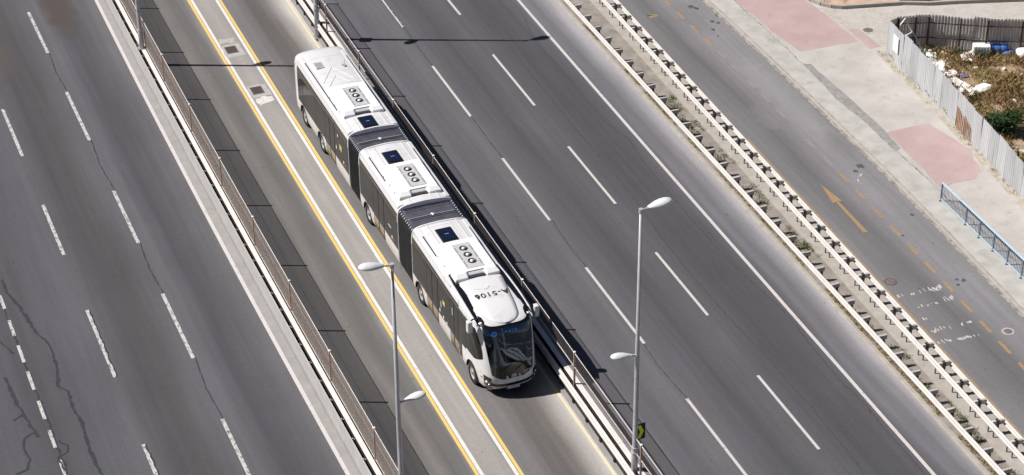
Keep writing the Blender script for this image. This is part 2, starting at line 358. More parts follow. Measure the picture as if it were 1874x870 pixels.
def ribbon(pts, wd, z, wob=.0):
    V, F = [], []
    # subdivide for ragged edges
    P = []
    for a, b in zip(pts, pts[1:]):
        n = max(1, int(math.hypot(b[0]-a[0], b[1]-a[1])/.18)) if wob else 1
        for i in range(n):
            t = i/n; P.append((a[0]+(b[0]-a[0])*t+random.uniform(-wob, wob), a[1]+(b[1]-a[1])*t))
    P.append(pts[-1])
    for i, p in enumerate(P):
        a = Vector(P[max(i-1, 0)]); b = Vector(P[min(i+1, len(P)-1)]); d = (b-a).normalized(); nn = Vector((-d.y, d.x))
        h = wd*.5*(random.uniform(.55, 1.45) if wob else 1.0)
        V += [(p[0]+nn.x*h, p[1]+nn.y*h, z), (p[0]-nn.x*h, p[1]-nn.y*h, z)]
    for i in range(len(P)-1): F.append((2*i, 2*i+1, 2*i+3, 2*i+2))
    return V, F
def poly(pts, z0, z1=None):
    """flat polygon at z0, or a prism from z0 up to z1"""
    n = len(pts)
    a = sum(pts[i][0]*pts[(i+1) % n][1]-pts[(i+1) % n][0]*pts[i][1] for i in range(n))
    if a < 0: pts = pts[::-1]
    if z1 is None: return [(x, y, z0) for x, y in pts], [tuple(range(n))]
    V = [(x, y, z0) for x, y in pts]+[(x, y, z1) for x, y in pts]
    return V, [tuple(range(n, 2*n)), tuple(range(n-1, -1, -1))]+[(i, (i+1) % n, n+(i+1) % n, n+i) for i in range(n)]
def blob(pts, amp, n=5):
    out = []
    m = len(pts)
    for i in range(m):
        a, b = pts[i], pts[(i+1) % m]
        for k in range(n):
            t = k/n; out.append((a[0]+(b[0]-a[0])*t+random.uniform(-amp, amp), a[1]+(b[1]-a[1])*t+random.uniform(-amp, amp)))
    return out
def text_mesh(body, size, depth=.0, spacing=1.0, bold=0.0):
    cu = bpy.data.curves.new('lettering', 'FONT'); cu.body = body; cu.size = size; cu.align_x = 'CENTER'; cu.align_y = 'CENTER'; cu.extrude = depth; cu.space_character = spacing
    cu.resolution_u = 4; cu.offset = bold
    o = bpy.data.objects.new('tmp', cu); col.objects.link(o)
    dg = bpy.context.evaluated_depsgraph_get(); me = bpy.data.meshes.new_from_object(o.evaluated_get(dg)); bpy.data.objects.remove(o); bpy.data.curves.remove(cu)
    me.materials.clear(); return me
Y0, Y1 = -70.0, 130.0

# ------------------------------------------------------------------ ground and roads
struct(obj('ground', [(-2500, -2500, -.06), (2500, -2500, -.06), (2500, 2500, -.06), (-2500, 2500, -.06)], [(0, 1, 2, 3)], 'earth'))
edgeL = Path(-7.05, -.0089, .000316, -8, 36)
wallA = Path(-6.59, -.0045, .00018, -8, 36)
yellL = Path(-2.33, -.0015, .00013); yellR = Path(-.70, -.0015, .00013)
pale = Path(2.665, .0009, .00009); wallB = Path(3.06, .0045, .00003)
edgeR = Path(14.29, .0071, .00007); gutC = Path(16.13, .0095, -.00002)
beamC = Path(16.24, .0070, .00003); beamD = Path(17.70, .0208, .00007); yelD = Path(19.0, .0210, .00008)
ydash = Path(21.66, .0355, -.00082, -9, 29); kerbP = Path(23.63, .0404, -.00098, -9, 29); stripP = Path(25.36, .0017, -.00002)
fenceP = Path(28.07, .124, -.0016, 2, 20)

lc = struct(obj('left_carriageway', *strip(lambda y: -27.0, off(wallA, .02), Y0, Y1, 0.0), 'asph_left'))
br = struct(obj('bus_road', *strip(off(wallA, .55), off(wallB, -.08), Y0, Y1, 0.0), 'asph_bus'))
rc = struct(obj('right_carriageway', *strip(off(wallB, .2), off(gutC, .05), Y0, Y1, 0.0), 'asph_right'))
sr_ = struct(obj('service_road', *strip(off(beamD, .5), off(kerbP, .06), Y0, Y1, 0.0), 'asph_service'))
obj('gutter', *strip(off(edgeL, .085), off(wallA, .01), Y0, Y1, .004), 'concrete', lc)
def line(name, path, wd, mat, parent, y0=Y0, y1=Y1, z=.005, d=0.0):
    return obj(name, *strip(off(path, d-wd/2), off(path, d+wd/2), y0, y1, z, 1.5), mat, parent)
line('edge_line', edgeL, .17, 'white_paint', lc, z=.008)
line('edge_line', yellL, .13, 'yellow_paint', br); line('edge_line', yellL, .15, 'white_crisp', br, d=.175)
line('edge_line', yellR, .13, 'yellow_paint', br); line('edge_line', yellR, .15, 'white_crisp', br, d=-.175)
line('edge_line', pale, .10, 'pale_yellow', br)
line('edge_line', edgeR, .16, 'white_paint', rc)
line('edge_line', yelD, .14, 'orange_paint', sr_, y1=14.0)
line('road_seam', Path(-4.82, -.0032, .0003), .022, 'seam', br, z=.004)
line('road_seam', Path(4.97, -.0006, .00026), .028, 'seam', rc, z=.004)
def dashes(parent, spans, path, wd, mat, name='lane_dash'):
    for a, b in spans:
        y0, y1 = min(a, b), max(a, b)
        V, F = [], []
        n = 6
        for i in range(n+1):
            y = y0+(y1-y0)*i/n; x = path(y)
            V += [(x-wd/2, y, .006), (x+wd/2, y, .006)]
        for i in range(n): F.append((2*i, 2*i+1, 2*i+3, 2*i+2))
        obj(name, V, F, mat, parent)
def rep(base, period, lo, hi):
    out = list(base); a, b = base[0]
    k = 1
    while max(a, b)+k*period < hi: out.append((a+k*period, b+k*period)); k += 1
    a, b = base[-1]; k = 1
    while min(a, b)-k*period > lo: out.append((a-k*period, b-k*period)); k += 1
    return out
dashes(lc, [(14.1, 12.95), (12.0, 10.7), (9.95, 8.6), (7.9, 6.5), (5.65, 4.3), (3.5, 2.25), (1.4, .1), (-.8, -2.1), (-3, -4.3)], Path(-17.32), .14, 'white_worn')
dashes(lc, rep([(31.0, 25.9), (21.0, 16.3), (11.5, 6.1), (1.15, -4.0)], 10.0, -40, 80), Path(-14.0), .16, 'white_worn')
dashes(lc, rep([(41.4, 36.2), (31.6, 26.2), (21.0, 16.0), (11.5, 6.2), (1.6, -3.8)], 10.0, -40, 80), Path(-10.63), .16, 'white_worn')
R1 = Path(7.43, .004, .00012); R2 = Path(10.85, .003, .00008)
dashes(rc, rep([(37.2, 31.9), (27.1, 21.3), (16.85, 10.7), (6.4, 0.0), (-4.25, -10.2)], 10.3, -40, 80), R1, .13, 'white_paint')
dashes(rc, rep([(37.6, 32.1), (27.1, 21.15), (16.7, 10.9), (6.35, .9), (-3.9, -9.3)], 10.3, -40, 80), R2, .13, 'white_paint')
yb = [(y, y-.95) for y in (34.7, 33.0, 31.4, 29.7, 27.95, 26.2, 24.6, 22.95, 21.3, 19.5, 17.9, 16.2, 12.95, 11.1, 9.45, 7.75, 6.05, 4.35, 2.7, 1.05, -.6, -2.25, -3.9, -5.55, -7.2, -8.9, -10.5)]
yb = [(ydashy, ydashz) for ydashy, ydashz in yb]
dashes(sr_, [q for q in yb if not 9.6 < q[0] < 23.5], ydash, .15, 'orange_paint'); dashes(sr_, [q for q in yb if 9.6 < q[0] < 23.5], ydash, .15, 'orange_faded')
crack(sr_, [(19.4, 16.6), (20.3, 16.0), (21.3, 15.7), (22.2, 14.9)], .05, .03, 'seam') if False else None
# arrow, painted
obj('lane_arrow', *poly([(20.59, 8.85), (20.30, 7.1), (20.49, 7.14), (20.35, 4.28), (20.57, 4.28), (20.63, 7.14), (20.79, 7.12)], .006), 'orange_paint', sr_)
# cracks and sealed joints
def crack(parent, pts, wd=.10, wob=.035, mat='tar', z=.007): obj('crack_seal', *ribbon(pts, wd, z, wob), mat, parent)
crack(lc, [(-16.98, 15.31), (-16.98, 14.24), (-16.69, 12.95), (-16.56, 11.76), (-16.42, 10.69), (-16.1, 9.67), (-16.05, 8.78), (-16.12, 7.62), (-16.36, 6.36), (-16.04, 5.81), (-16.1, 4.71), (-15.98, 3.46), (-16.07, 2.13), (-16.07, .79), (-15.96, -.16), (-15.9, -2), (-16.1, -4)], .13)
crack(lc, [(-18.31, 7.84), (-18.22, 6.81), (-18.2, 5.77), (-18.04, 5.0), (-17.97, 4.08), (-17.81, 3.22)], .13)
crack(lc, [(-18.04, 5.0), (-18.52, 4.69)], .12, z=.009)
crack(lc, [(-17.91, 3.56), (-18.34, 3.34), (-18.51, 2.74), (-18.42, 1.84), (-18.64, 1.27), (-19.1, 1.12)], .09, z=.009)
crack(lc, [(-17.98, 10.55), (-17.8, 9.93), (-17.61, 9.41)], .1)
crack(lc, [(-17.15, 2.66), (-16.85, 2.25), (-16.9, 1.79), (-17.38, 1.6), (-17.32, 1.11), (-17.26, .37)], .09, z=.009)
crack(lc, [(-17.45, 16), (-17.33, 12), (-17.28, 8), (-17.22, 4), (-17.2, 0)], .10, .04, z=.0035)
for a, b in ((36.2, 31.6), (26.2, 21), (16, 11.5), (6.2, 1.6)): crack(lc, [(-10.55, a), (-10.68, (a+b)/2), (-10.58, b)], .045, .02)
for a, b in ((11.5, 6.1), (1.15, -4)): crack(lc, [(-13.91, a), (-13.9, (a+b)/2), (-13.93, b)], .06, .03)
crack(rc, [(12.18, 33.61), (12.27, 31.09), (12.15, 28.27), (12.06, 25.31), (12.04, 22.66), (11.94, 19.92), (11.92, 17.46), (11.97, 15.24), (11.88, 10.41), (11.63, 7.41), (11.56, 4.23), (11.6, .62), (11.78, -2.67), (11.81, -3.7), (11.78, -5.27), (11.89, -6.72), (11.79, -8.19), (11.83, -9.68), (11.69, -11.31), (11.7, -14)], .05, .03, 'seam')
crack(rc, [(14.08, 30.35), (13.7, 28.34), (13.63, 26.03), (13.68, 23.08), (13.54, 20.53), (13.56, 18.21), (13.95, 16.37), (13.68, 13.76), (13.59, 8.65), (13.55, 5.12), (14.04, -.06), (13.97, -1.59), (13.87, -3.66), (13.83, -5.54), (13.99, -7.16), (13.9, -9.18), (13.91, -10.66), (13.89, -12.3), (13.9, -15)], .045, .03, 'seam')
for pts in ([(7.8, 37), (7.71, 31.77), (7.63, 28.97), (7.64, 27.25)], [(7.62, 21.34), (7.55, 19.05), (7.54, 16.87)], [(7.6, 10.72), (7.45, 8.37), (7.5, 6.39)], [(7.4, 0), (7.3, -1.6), (7.42, -4.26)]): crack(rc, pts, .05, .02, 'seam')
# oil stains and chalk on the service road, worn crossing letters
for x, y, r in ((23.13, 9.62, .2), (22.7, 9.3, .12), (23.0, 28.2, .22), (23.2, 27.9, .15), (23.3, 26.2, .16), (23.5, 25.9, .13), (23.85, 26.7, .14), (22.9, 25.3, .12), (22.26, -.7, .1), (22.5, -.9, .12), (22.1, -1.1, .09), (21.9, 3.4, .08), (23.2, 4.8, .1), (22.8, 24.5, .08)):
    pts = [(x+r*random.uniform(.35, 1.25)*math.cos(t*.2856), y+1.2*r*random.uniform(.35, 1.25)*math.sin(t*.2856)) for t in range(22)]
    obj('oil_stain', *poly(pts, .006), 'soilstain', sr_)
obj('chalk_mark', *ribbon([(22.32, 8.2), (22.42, 8.5), (22.6, 8.73), (22.87, 8.96)], .09, .006, .03), 'white_worn', sr_)
def worn_row(x0, x1, y, h, dens):
    V, F = [], []; x = x0
    while x < x1:
        if random.random() < dens:
            ww = random.uniform(.018, .06); a = random.uniform(-.5, .2)*h; hh = h*random.uniform(.4, 1.1)
            n = len(V); V += [(x, y+a, .006), (x+ww, y+a-.03, .006), (x+ww, y+a+hh, .006), (x, y+a+hh*.8, .006)]; F.append((n, n+1, n+2, n+3)); x += ww+random.uniform(.0, .02)
        else: x += random.uniform(.05, .16)
    if F: obj('worn_lettering', V, F, 'white_paint', sr_)
for a in ((19.15, 19.95, -1.0, .22, .5), (20.25, 20.7, -1.0, .26, .6), (20.7, 21.35, -1.05, .32, .95), (19.55, 19.8, -1.95, .2, .6), (20.0, 20.6, -2.0, .16, .4), (20.75, 21.35, -1.95, .30, .85), (19.3, 19.6, -2.85, .2, .6), (19.1, 20.05, -3.85, .24, .6), (20.35, 21.15, -3.85, .2, .55), (18.98, 19.6, -4.7, .2, .5), (19.7, 20.9, -4.8, .18, .6)): worn_row(*a)

# ------------------------------------------------------------------ drain grates and manhole covers
def grate(x, y, label):
    t = tag(empty('drain_grate', (x, y, 0)), label, 'drain grate', 'drain grates between the lane lines')
    obj('frame', *cat(boxm(-.31, .31, -.41, -.37, .002, .016), boxm(-.31, .31, .37, .41, .002, .016), boxm(-.31, -.27, -.37, .37, .002, .016), boxm(.27, .31, -.37, .37, .002, .016)), 'iron', t)
    obj('pit', *boxm(-.27, .27, -.37, .37, .001, .006), 'dark', t)
    me = mesh('bar', *boxm(-.265, .265, -.017, .017, .004, .014))
    for k in range(11): link('bar', me, 'grate', t, (0, -.34+.068*k, 0))
    return t
obj('road_patch', *poly(blob([(-2.03, 33.5), (-1.05, 33.5), (-.98, 32.1), (-2.03, 32.0)], .035), .0055), 'patch', br)
obj('road_patch', *poly(blob([(-1.9, 34.3), (-1.1, 34.2), (-1.2, 33.7), (-1.95, 33.7)], .08), .0052), 'patch', br)
obj('road_patch', *poly(blob([(-1.95, 28.65), (-.98, 28.6), (-.98, 27.3), (-1.98, 27.3)], .035), .0055), 'patch', br)
obj('road_patch', *poly(blob([(-1.95, 27.25), (-.95, 27.2), (-1.0, 26.7), (-1.85, 26.4)], .09), .0058), 'patch_w', br)
grate(-1.57, 32.86, 'upper rusty square drain grate between the yellow lane lines')
grate(-1.56, 28.02, 'lower square drain grate with white splashed patch between the yellow lines')
def manhole(x, y, z, r, label, ring, catd='manhole cover'):
    t = tag(empty('manhole_cover', (x, y, z)), label, catd, 'manhole covers')
    obj('ring', *lathe([(r*1.45, .001), (r*1.45, .010), (r*1.02, .012), (r*1.02, .004)], 28), ring, t)
    obj('cover', *cat(lathe([(r, .004), (r, .013), (r*.8, .016), (.0001, .016)], 28), *[boxm(-r*.6, r*.6, k*r*.25-.01, k*r*.25+.01, .016, .022) for k in range(-2, 3)]), 'iron', t)
    return t
manhole(19.46, .23, 0, .20, 'brown iron manhole cover beside the orange line on service road', 'grate')
manhole(22.18, -5.05, 0, .19, 'manhole cover in a pale concrete ring by lower right edge', 'patch')
manhole(30.4, 21.9, .10, .27, 'dark brown oval-looking manhole cover on the paved side street', 'setts')
obj('faded_marking', *poly(blob([(20.3, 28.2), (20.9, 28.1), (20.95, 27.8), (20.4, 27.8)], .1), .006), 'orange_paint', sr_)

# ------------------------------------------------------------------ left barrier: kerb, rail wall, slot, white wall, smoked screen
YA, YB = -40.0, 75.0
wa = tag(empty('barrier_wall', (wallA(0), 0, 0)), 'white concrete double wall with a black slot, left of the bus road', 'barrier wall')
def under(o, p): o.parent = p; o.matrix_parent_inverse = Matrix.Translation(p.location).inverted(); return o
under(obj('plinth', *extr(wallA, rect(-.03, .62, -.05, .25), YA, YB), 'concrete'), wa)
for y, ye in zip(ys(YA, YB, 5.6), ys(YA, YB, 5.6)[1:]):
    under(obj('front_panel', *extr(wallA, [(0, .25), (-.005, .98), (.0, 1.0), (.045, 1.0), (.045, .25)], y+.006, ye-.006), 'front_conc'), wa)
    under(obj('wall_block', *extr(wallA, [(.215, .25), (.215, .97), (.225, .99), (.42, .99), (.435, .97), (.435, .25)], y+.006, ye-.006), 'wall_white'), wa)
under(obj('slot_shade', *extr(wallA, [(.045, .26), (.045, .5), (.19, .5), (.19, .975), (.213, .975), (.213, .26)], YA, YB), 'slot'), wa)  # added dark liner that paints the slot's shade
sm = mesh('spacer', *cat(boxm(.0, .145, -.02, .02, .84, .9), cyl(.04, .025, .9, .96, 8, c=(.05, 0))))
for y in ys(YA+.7, YB-.7, 1.4): under(link('spacer', sm, 'rail_white', None, (wallA(y)+.045, y, 0)), wa)
def screen_fence(name, label, path, dx, ylist, pz0, pz1, lower=None, foot=0.0, pmat='screen'):
    t = tag(empty(name, (path(0)+dx, 0, 0)), label, 'screen fence')
    pm = mesh('post', *boxm(-.035, .035, -.035, .035, foot, 2.52)); cm = bevel_mesh('post_cap', *boxm(-.05, .05, -.05, .05, 2.52, 2.58), .012, 1)
    for y in ylist:
        p = under(link('post', pm, 'brown_post', None, (path(y)+dx, y, 0)), t)
        c = link('post_cap', cm, 'cap', p)
    for a, b in zip(ylist, ylist[1:]):
        a, b = min(a, b)+.036, max(a, b)-.036
        pn = under(obj('panel', *extr(off(path, dx), rect(-.008, .008, pz0, pz1), a, b), pmat), t)
        under(obj('top_rail', *extr(off(path, dx), rect(-.010, .010, pz1, pz1+.014), a, b), 'cap'), t)
        under(obj('bottom_rail', *extr(off(path, dx), rect(-.014, .014, pz0-.03, pz0), a, b), 'cap'), t)
        if lower: under(obj('lower_sheet', *extr(off(path, dx), rect(-.006, .006, lower, pz0-.03), a, b), 'sheet_grey'), t)
    return t
screen_fence('screen_fence', 'smoked see-through screen on brown posts behind the left white wall', wallA, .48, [34.45-5.57*k for k in range(-7, 13)], 1.06, 2.50, foot=.25)
# right barrier: kerb, steel rail, white wall, screen
wb = tag(empty('barrier_wall', (wallB(0), 0, 0)), 'white flat-topped concrete wall between bus and right carriageway', 'barrier wall')
under(obj('plinth', *extr(wallB, rect(-.26, .42, -.05, .12), YA, YB), 'concrete'), wb)
for y, ye in zip(ys(YA, YB, 5.6), ys(YA, YB, 5.6)[1:]):
    under(obj('wall_block', *extr(wallB, [(.02, .12), (.02, .97), (.035, .99), (.238, .99), (.24, .12)], y+.006, ye-.006), 'wall_white'), wb)
    under(obj('coping', *extr(wallB, [(.243, .12), (.243, .98), (.40, .975), (.41, .96), (.41, .12)], y+.007, ye-.007), 'coping'), wb)
def wbeam(face, z0=0.0, k=1.0):
    p = [(0, -.155), (0, -.13), (.075, -.10), (.075, -.055), (.005, -.018), (.005, .018), (.075, .055), (.075, .10), (0, .13), (0, .155)]
    a = [(face*d, z0+z*k) for d, z in p]; b = [(face*(d-.012), z0+z*k) for d, z in p][::-1]
    q = a+b
    return q if face < 0 else q[::-1]
under(obj('slot_shade', *extr(wallB, [(-.08, .12), (-.08, .4), (-.012, .4), (-.012, .96), (.018, .96), (.018, .12)], YA, YB), 'slot'), wb)  # added black liner for the shade between rail and wall
gb = tag(empty('guardrail', (wallB(0)-.16, 0, 0)), 'white steel guardrail along the right edge of the bus road', 'guardrail', 'steel guardrails')
for y, ye in zip(ys(YA, YB, 4.2), ys(YA, YB, 4.2)[1:]): under(obj('rail_beam', *extr(off(wallB, -.17), wbeam(-1, .79, 1.35), y, ye-.008), 'rail_white'), gb)
pm = mesh('post', *cat(boxm(-.04, .04, -.05, -.04, .12, .95), boxm(-.04, .04, .04, .05, .12, .95), boxm(-.006, .006, -.04, .04, .12, .95)))
for y in ys(YA+.5, YB-.5, 1.4): under(link('post', pm, 'rail_post', None, (wallB(y)-.115, y, 0)), gb)
screen_fence('screen_fence', 'smoked see-through screen strip on slim posts beside the bus', wallB, -.03, [36.8, 31.1, 25.45, 20.0, 14.2, 8.7, 2.95, -2.8, -9.4, -15, -20.6, -26.2, -31.8], 1.85, 2.50, foot=.12, pmat='screen_b')

# ------------------------------------------------------------------ median with two white guardrails
me_ = struct(obj('median_strip', *strip(off(gutC, .2), off(beamD, .72), Y0, Y1, .10), 'dirt'))
obj('kerb', *extr(gutC, [(0, -.05), (0, .10), (.02, .12), (.2, .12), (.2, -.05)], Y0, Y1), 'kerb', me_)
obj('kerb', *extr(beamD, [(-.30, .0), (-.28, .15), (.95, .15), (.97, .13), (.97, -.05)], Y0, Y1), 'kerb', me_)
gc = tag(empty('guardrail', (beamC(0), 0, 0)), 'white single-sided guardrail with wide spacer blocks along weedy median', 'guardrail', 'steel guardrails')
for y, ye in zip(ys(YA, YB, 4.2), ys(YA, YB, 4.2)[1:]): under(obj('rail_beam', *extr(off(beamC, .02), wbeam(-1, .68), y, ye-.008), 'rail_white'), gc)
spm = bevel_mesh('spacer', *boxm(.03, .50, -.055, .055, .56, .77), .006, 1)
pm2 = mesh('post', *cat(boxm(.30, .42, -.05, -.04, .08, .60), boxm(.30, .42, .04, .05, .08, .60), boxm(.355, .367, -.04, .04, .08, .60)))
for y in ys(29.4-1.4*50, 29.4+1.4*30, 1.4):
    dx = random.uniform(-.015, .015)
    under(link('spacer', spm, 'spacer', None, (beamC(y)+dx, y, random.uniform(-.015, .01)), (0, random.uniform(-.04, .04), random.uniform(-.05, .05))), gc)
    under(link('post', pm2, 'rail_post', None, (beamC(y)+dx, y, 0)), gc)
gd = tag(empty('guardrail', (beamD(0), 0, 0)), 'white double-sided guardrail beside the orange line of the service road', 'guardrail', 'steel guardrails')
for y, ye in zip(ys(YA, YB, 4.2), ys(YA, YB, 4.2)[1:]):
    under(obj('rail_beam', *extr(beamD, wbeam(-1, .66), y, ye-.008), 'rail_white'), gd)
    under(obj('rail_beam', *extr(off(beamD, .60), wbeam(1, .66), y, ye-.008), 'rail_white'), gd)
bm1 = bevel_mesh('spacer', *boxm(.01, .24, -.055, .055, .60, .78), .02, 2); lgm = mesh('leg', *boxm(.02, .06, -.025, .025, .12, .55)); bm2 = bevel_mesh('spacer', *boxm(.37, .59, -.06, .06, .56, .78), .015, 1)
pm3 = mesh('post', *cat(boxm(.24, .37, -.06, -.05, .12, .82), boxm(.24, .37, .05, .06, .12, .82), boxm(.295, .315, -.05, .05, .12, .82)))
for y in ys(28.6-1.42*50, 28.6+1.42*30, 1.42):
    for me, nm, mt in ((bm1, 'spacer', 'rail_white'), (bm2, 'spacer', 'spacer'), (pm3, 'post', 'rail_post')):
        under(link(nm, me, mt, None, (beamD(y), y, random.uniform(-.01, .01))), gd)
    for dy in (-.22, .18): under(link('leg', lgm, 'rail_post', None, (beamD(y+dy), y+dy, 0)), gd)

# ------------------------------------------------------------------ lamp posts
def lamp_head():
    prof = [(-.02, .055), (.04, .085), (.16, .13), (.34, .19), (.55, .22), (.74, .205), (.88, .15), (.95, .07), (.965, .002)]
    V, F = [], []; n = 16
    for x, r in prof:
        for i in range(n):
            a = 2*math.pi*i/n; y = r*math.cos(a)*1.05; z = r*math.sin(a)*(.68 if math.sin(a) > 0 else .42)
            V.append((x, y, z))
    for j in range(len(prof)-1):
        for i in range(n): F.append((j*n+i, j*n+(i+1) % n, (j+1)*n+(i+1) % n, (j+1)*n+i))
    F.append(tuple(range(n)))
    return mesh('lamp_head', V, F, True)
HM = lamp_head()
LENS = mesh('lens', *lathe([(.11, -.058), (.10, -.082), (.05, -.095), (.001, -.098)], 16, c=(.58, 0, 0)), True)
def lamp_post(x, y, H, zlow, top_dir, low_dir, label, base=1.0, ang=0.0):
    t = tag(empty('lamp_post', (x, y, 0)), label, 'lamp post', 'double-headed lamp posts')
    obj('pole', *tube([(0, 0, 0), (0, 0, 1.9), (0, 0, 2.0), (0, 0, 6), (0, 0, H)], [.135, .13, .105, .088, .055], 14), 'pole', t, True)
    obj('collar', *cat(cyl(.15, .15, 1.78, 1.86, 14), cyl(.14, .14, 2.02, 2.08, 14)), 'pole', t)
    obj('access_door', *boxm(-.05, .05, -.136, -.12, 1.25, 1.65), 'galv', t)
    obj('band', *cat(cyl(.101, .101, 3.1, 3.16, 14), cyl(.093, .093, H*.42, H*.42+.05, 14)), 'galv', t)
    obj('base_flange', *cat(boxm(-.2, .2, -.2, .2, base-.01, base+.025), *[cyl(.025, .025, base+.02, base+.08, 6, c=(sx*.15, sy*.15)) for sx in (-1, 1) for sy in (-1, 1)]), 'galv', t)
    for z, d, nm in ((H-.02, top_dir, 'top'), (zlow, low_dir, 'low')):
        rz = ang if d > 0 else math.pi+ang
        c, s = math.cos(rz), math.sin(rz)
        a = obj('arm', *cat(tube([(0, 0, z), (.12*c, .12*s, z+.02), (.30*c, .30*s, z+.05)], [.05, .04, .035], 8), cyl(.085, .085, z-.09, z+.07, 12)), 'pole', t)
        h = link('lamp_head', HM, 'lamp_head', t, (.26*c, .26*s, z+.06), (0, R(-7), rz)); h.scale = (1, 1, 1) if nm == 'top' else (.86, .86, .86)
        link('lens', LENS, 'lamp_lens', h)
    return t
lamp_post(-6.26, 32.98, 12.4, 6.3, -1, 1, 'grey lamp post on the left wall at the top edge of the picture', .99)
lamp_post(-6.27, -8.3, 12.32, 6.35, -1, 1, 'grey double-headed lamp post rising from the left wall, bus behind it', .99)
lamp_post(3.02, 32.3, 12.7, 6.3, 1, -1, 'weathered lamp post on the wall just behind the rear of the bus', .12)
lamp_post(2.98, -8.85, 12.72, 6.38, 1, -1, 'grey double-headed lamp post with a chevron sign in right foreground', .12)
def chevron(x, y, z, rz, label, s=1.0):
    t = tag(empty('chevron_sign', (x, y, z), rz), label, 'road sign', 'chevron signs on lamp posts')
    bbox('board', (-.24, .24, -.012, .012, -.37, .37), 'black', t, .006, 1)
    obj('chevron_mark', *cat(([(-.13, -.016, .31), (.03, -.016, .31), (.17, -.016, .0), (.01, -.016, .0)], [(0, 3, 2, 1)]), ([(.01, -.016, .0), (.17, -.016, .0), (.03, -.016, -.31), (-.13, -.016, -.31)], [(0, 3, 2, 1)])), 'lime', t)
    obj('bracket', *cat(boxm(-.26, -.10, .012, .05, .15, .2), boxm(-.26, -.10, .012, .05, -.2, -.15)), 'galv', t)
chevron(3.17, -8.85, 2.75, R(6), 'black sign with lime chevron arrow on the right lamp post')
chevron(3.15, 32.2, 2.75, R(62), 'yellowish sign seen edge-on on the lamp post behind the bus')

# ------------------------------------------------------------------ pavement, side street, planter
pv = struct(obj('pavement', *strip(off(kerbP, .14), off(fenceP, .3), Y0, 19.6, .12), 'paving'))
obj('kerb', *extr(kerbP, [(0, -.05), (0, .10), (.02, .125), (.14, .125), (.14, -.05)], Y0, 60), 'kerb', pv)
V, F = strip(off(kerbP, .14), stripP, Y0, 60, .124); obj('concrete_strip', V, F, 'strip_conc', pv)
ss = struct(obj('side_street', *strip(off(kerbP, .14), lambda y: 75.0, 19.6, 60, .10), 'setts'))
obj('paved_apron', *poly([(25.36, 19.6), (25.36, 40), (28.6, 40), (29.0, 28), (29.05, 26.5), (29.2, 23.9), (29.35, 20.9), (29.4, 19.6)], .122), 'paving', ss)
obj('pink_paving', *poly(blob([(25.4, 40), (25.45, 28.1), (25.55, 24.5), (25.86, 21.1), (29.25, 20.9), (29.17, 23.9), (29.0, 26.6), (28.6, 40)], .05, 6), .126), 'pink', pv)
obj('pink_paving', *poly(blob([(25.85, 11.8), (28.2, 11.85), (28.75, 9.0), (28.1, 7.0), (27.55, 6.35), (25.6, 6.35)], .07, 6), .126), 'pink', pv)
obj('brick_strip', *poly([(29.45, 22.5), (30.0, 22.2), (30.1, 20.0), (29.45, 20.0)], .106), 'pink', ss)
obj('asphalt_patch', *poly(blob([(25.42, 19.8), (25.74, 19.6), (25.85, 16), (25.85, 12.0), (25.66, 10.25), (25.3, 10.0), (25.36, 12.55), (25.15, 15.8)], .03, 5), .128), 'patch_dark', pv)
pb = [(28.9, 40), (28.95, 30), (29.05, 27), (29.12, 26.6), (29.22, 26.15), (29.5, 25.5), (29.9, 25.0), (30.4, 24.7), (31.6, 24.4), (33.6, 23.9), (34.9, 23.3), (36.4, 22.9), (40, 21.75), (50, 18.8), (75, 11), (75, 60), (28.9, 60)]
plb = struct(obj('planter_bed', *poly(pb, .0, .20), 'planter'))
kb = pb[1:15]
for a, b in zip(kb, kb[1:]):
    L = math.hypot(b[0]-a[0], b[1]-a[1]); n = max(1, int(L/.9))
    for i in range(n):
        p = [(a[0]+(b[0]-a[0])*t, a[1]+(b[1]-a[1])*t) for t in (i/n, (i+1)/n)]
        l = L/n; an = math.atan2(p[1][1]-p[0][1], p[1][0]-p[0][0])
        bbox('kerb_stone', (0.008, l-.008, -.09, .09, .05, .30), 'kerb', plb, .012, 1, (p[0][0], p[0][1], 0), (0, 0, an))

crack(pv, [(stripP(y)+.03*math.sin(y*2.1), y) for y in [30-1.1*k for k in range(36)]], .06, .05, 'grime', .1285)
crack(pv, [(kerbP(y)+.145, y) for y in [32-1.3*k for k in range(34)]], .03, .012, 'grime', .1275)
crack(sr_, [(kerbP(y)-.07, y) for y in [32-1.3*k for k in range(34)]], .13, .05, 'grime', .0062)
# ------------------------------------------------------------------ blue railing
rl = tag(empty('railing', (24.95, 5.2, .12)), 'blue steel railing with slim bars on the pale pavement edge', 'railing')
railP = Path(24.86, .014, .0)
pst = mesh('post', *boxm(-.028, .028, -.028, .028, 0, .98))
bar = mesh('bar', *boxm(-.009, .009, -.009, .009, .13, .90))
foot = mesh('foot', *boxm(-.09, .06, -.04, .04, 0, .03))
yy = [5.2, 2.95, 1.75, .55, -.65, -1.85, -3.05, -4.25, -5.45, -6.65, -7.85, -9.05]
for y in yy:
    p = under(link('post', pst, 'blue_rail', None, (railP(y), y, .124)), rl); link('foot', foot, 'blue_rail', p)
for a, b in zip(yy, yy[1:]):
    under(obj('top_rail', *extr(railP, rect(-.035, .035, 1.09, 1.14), b, a), 'blue_rail_top'), rl)
    under(obj('bottom_rail', *extr(railP, rect(-.025, .025, .22, .26), b, a), 'blue_rail_top'), rl)
    n = int((a-b)/.115)
    for k in range(1, n): y = a+(b-a)*k/n; under(link('bar', bar, 'blue_rail', None, (railP(y), y, .124)), rl)

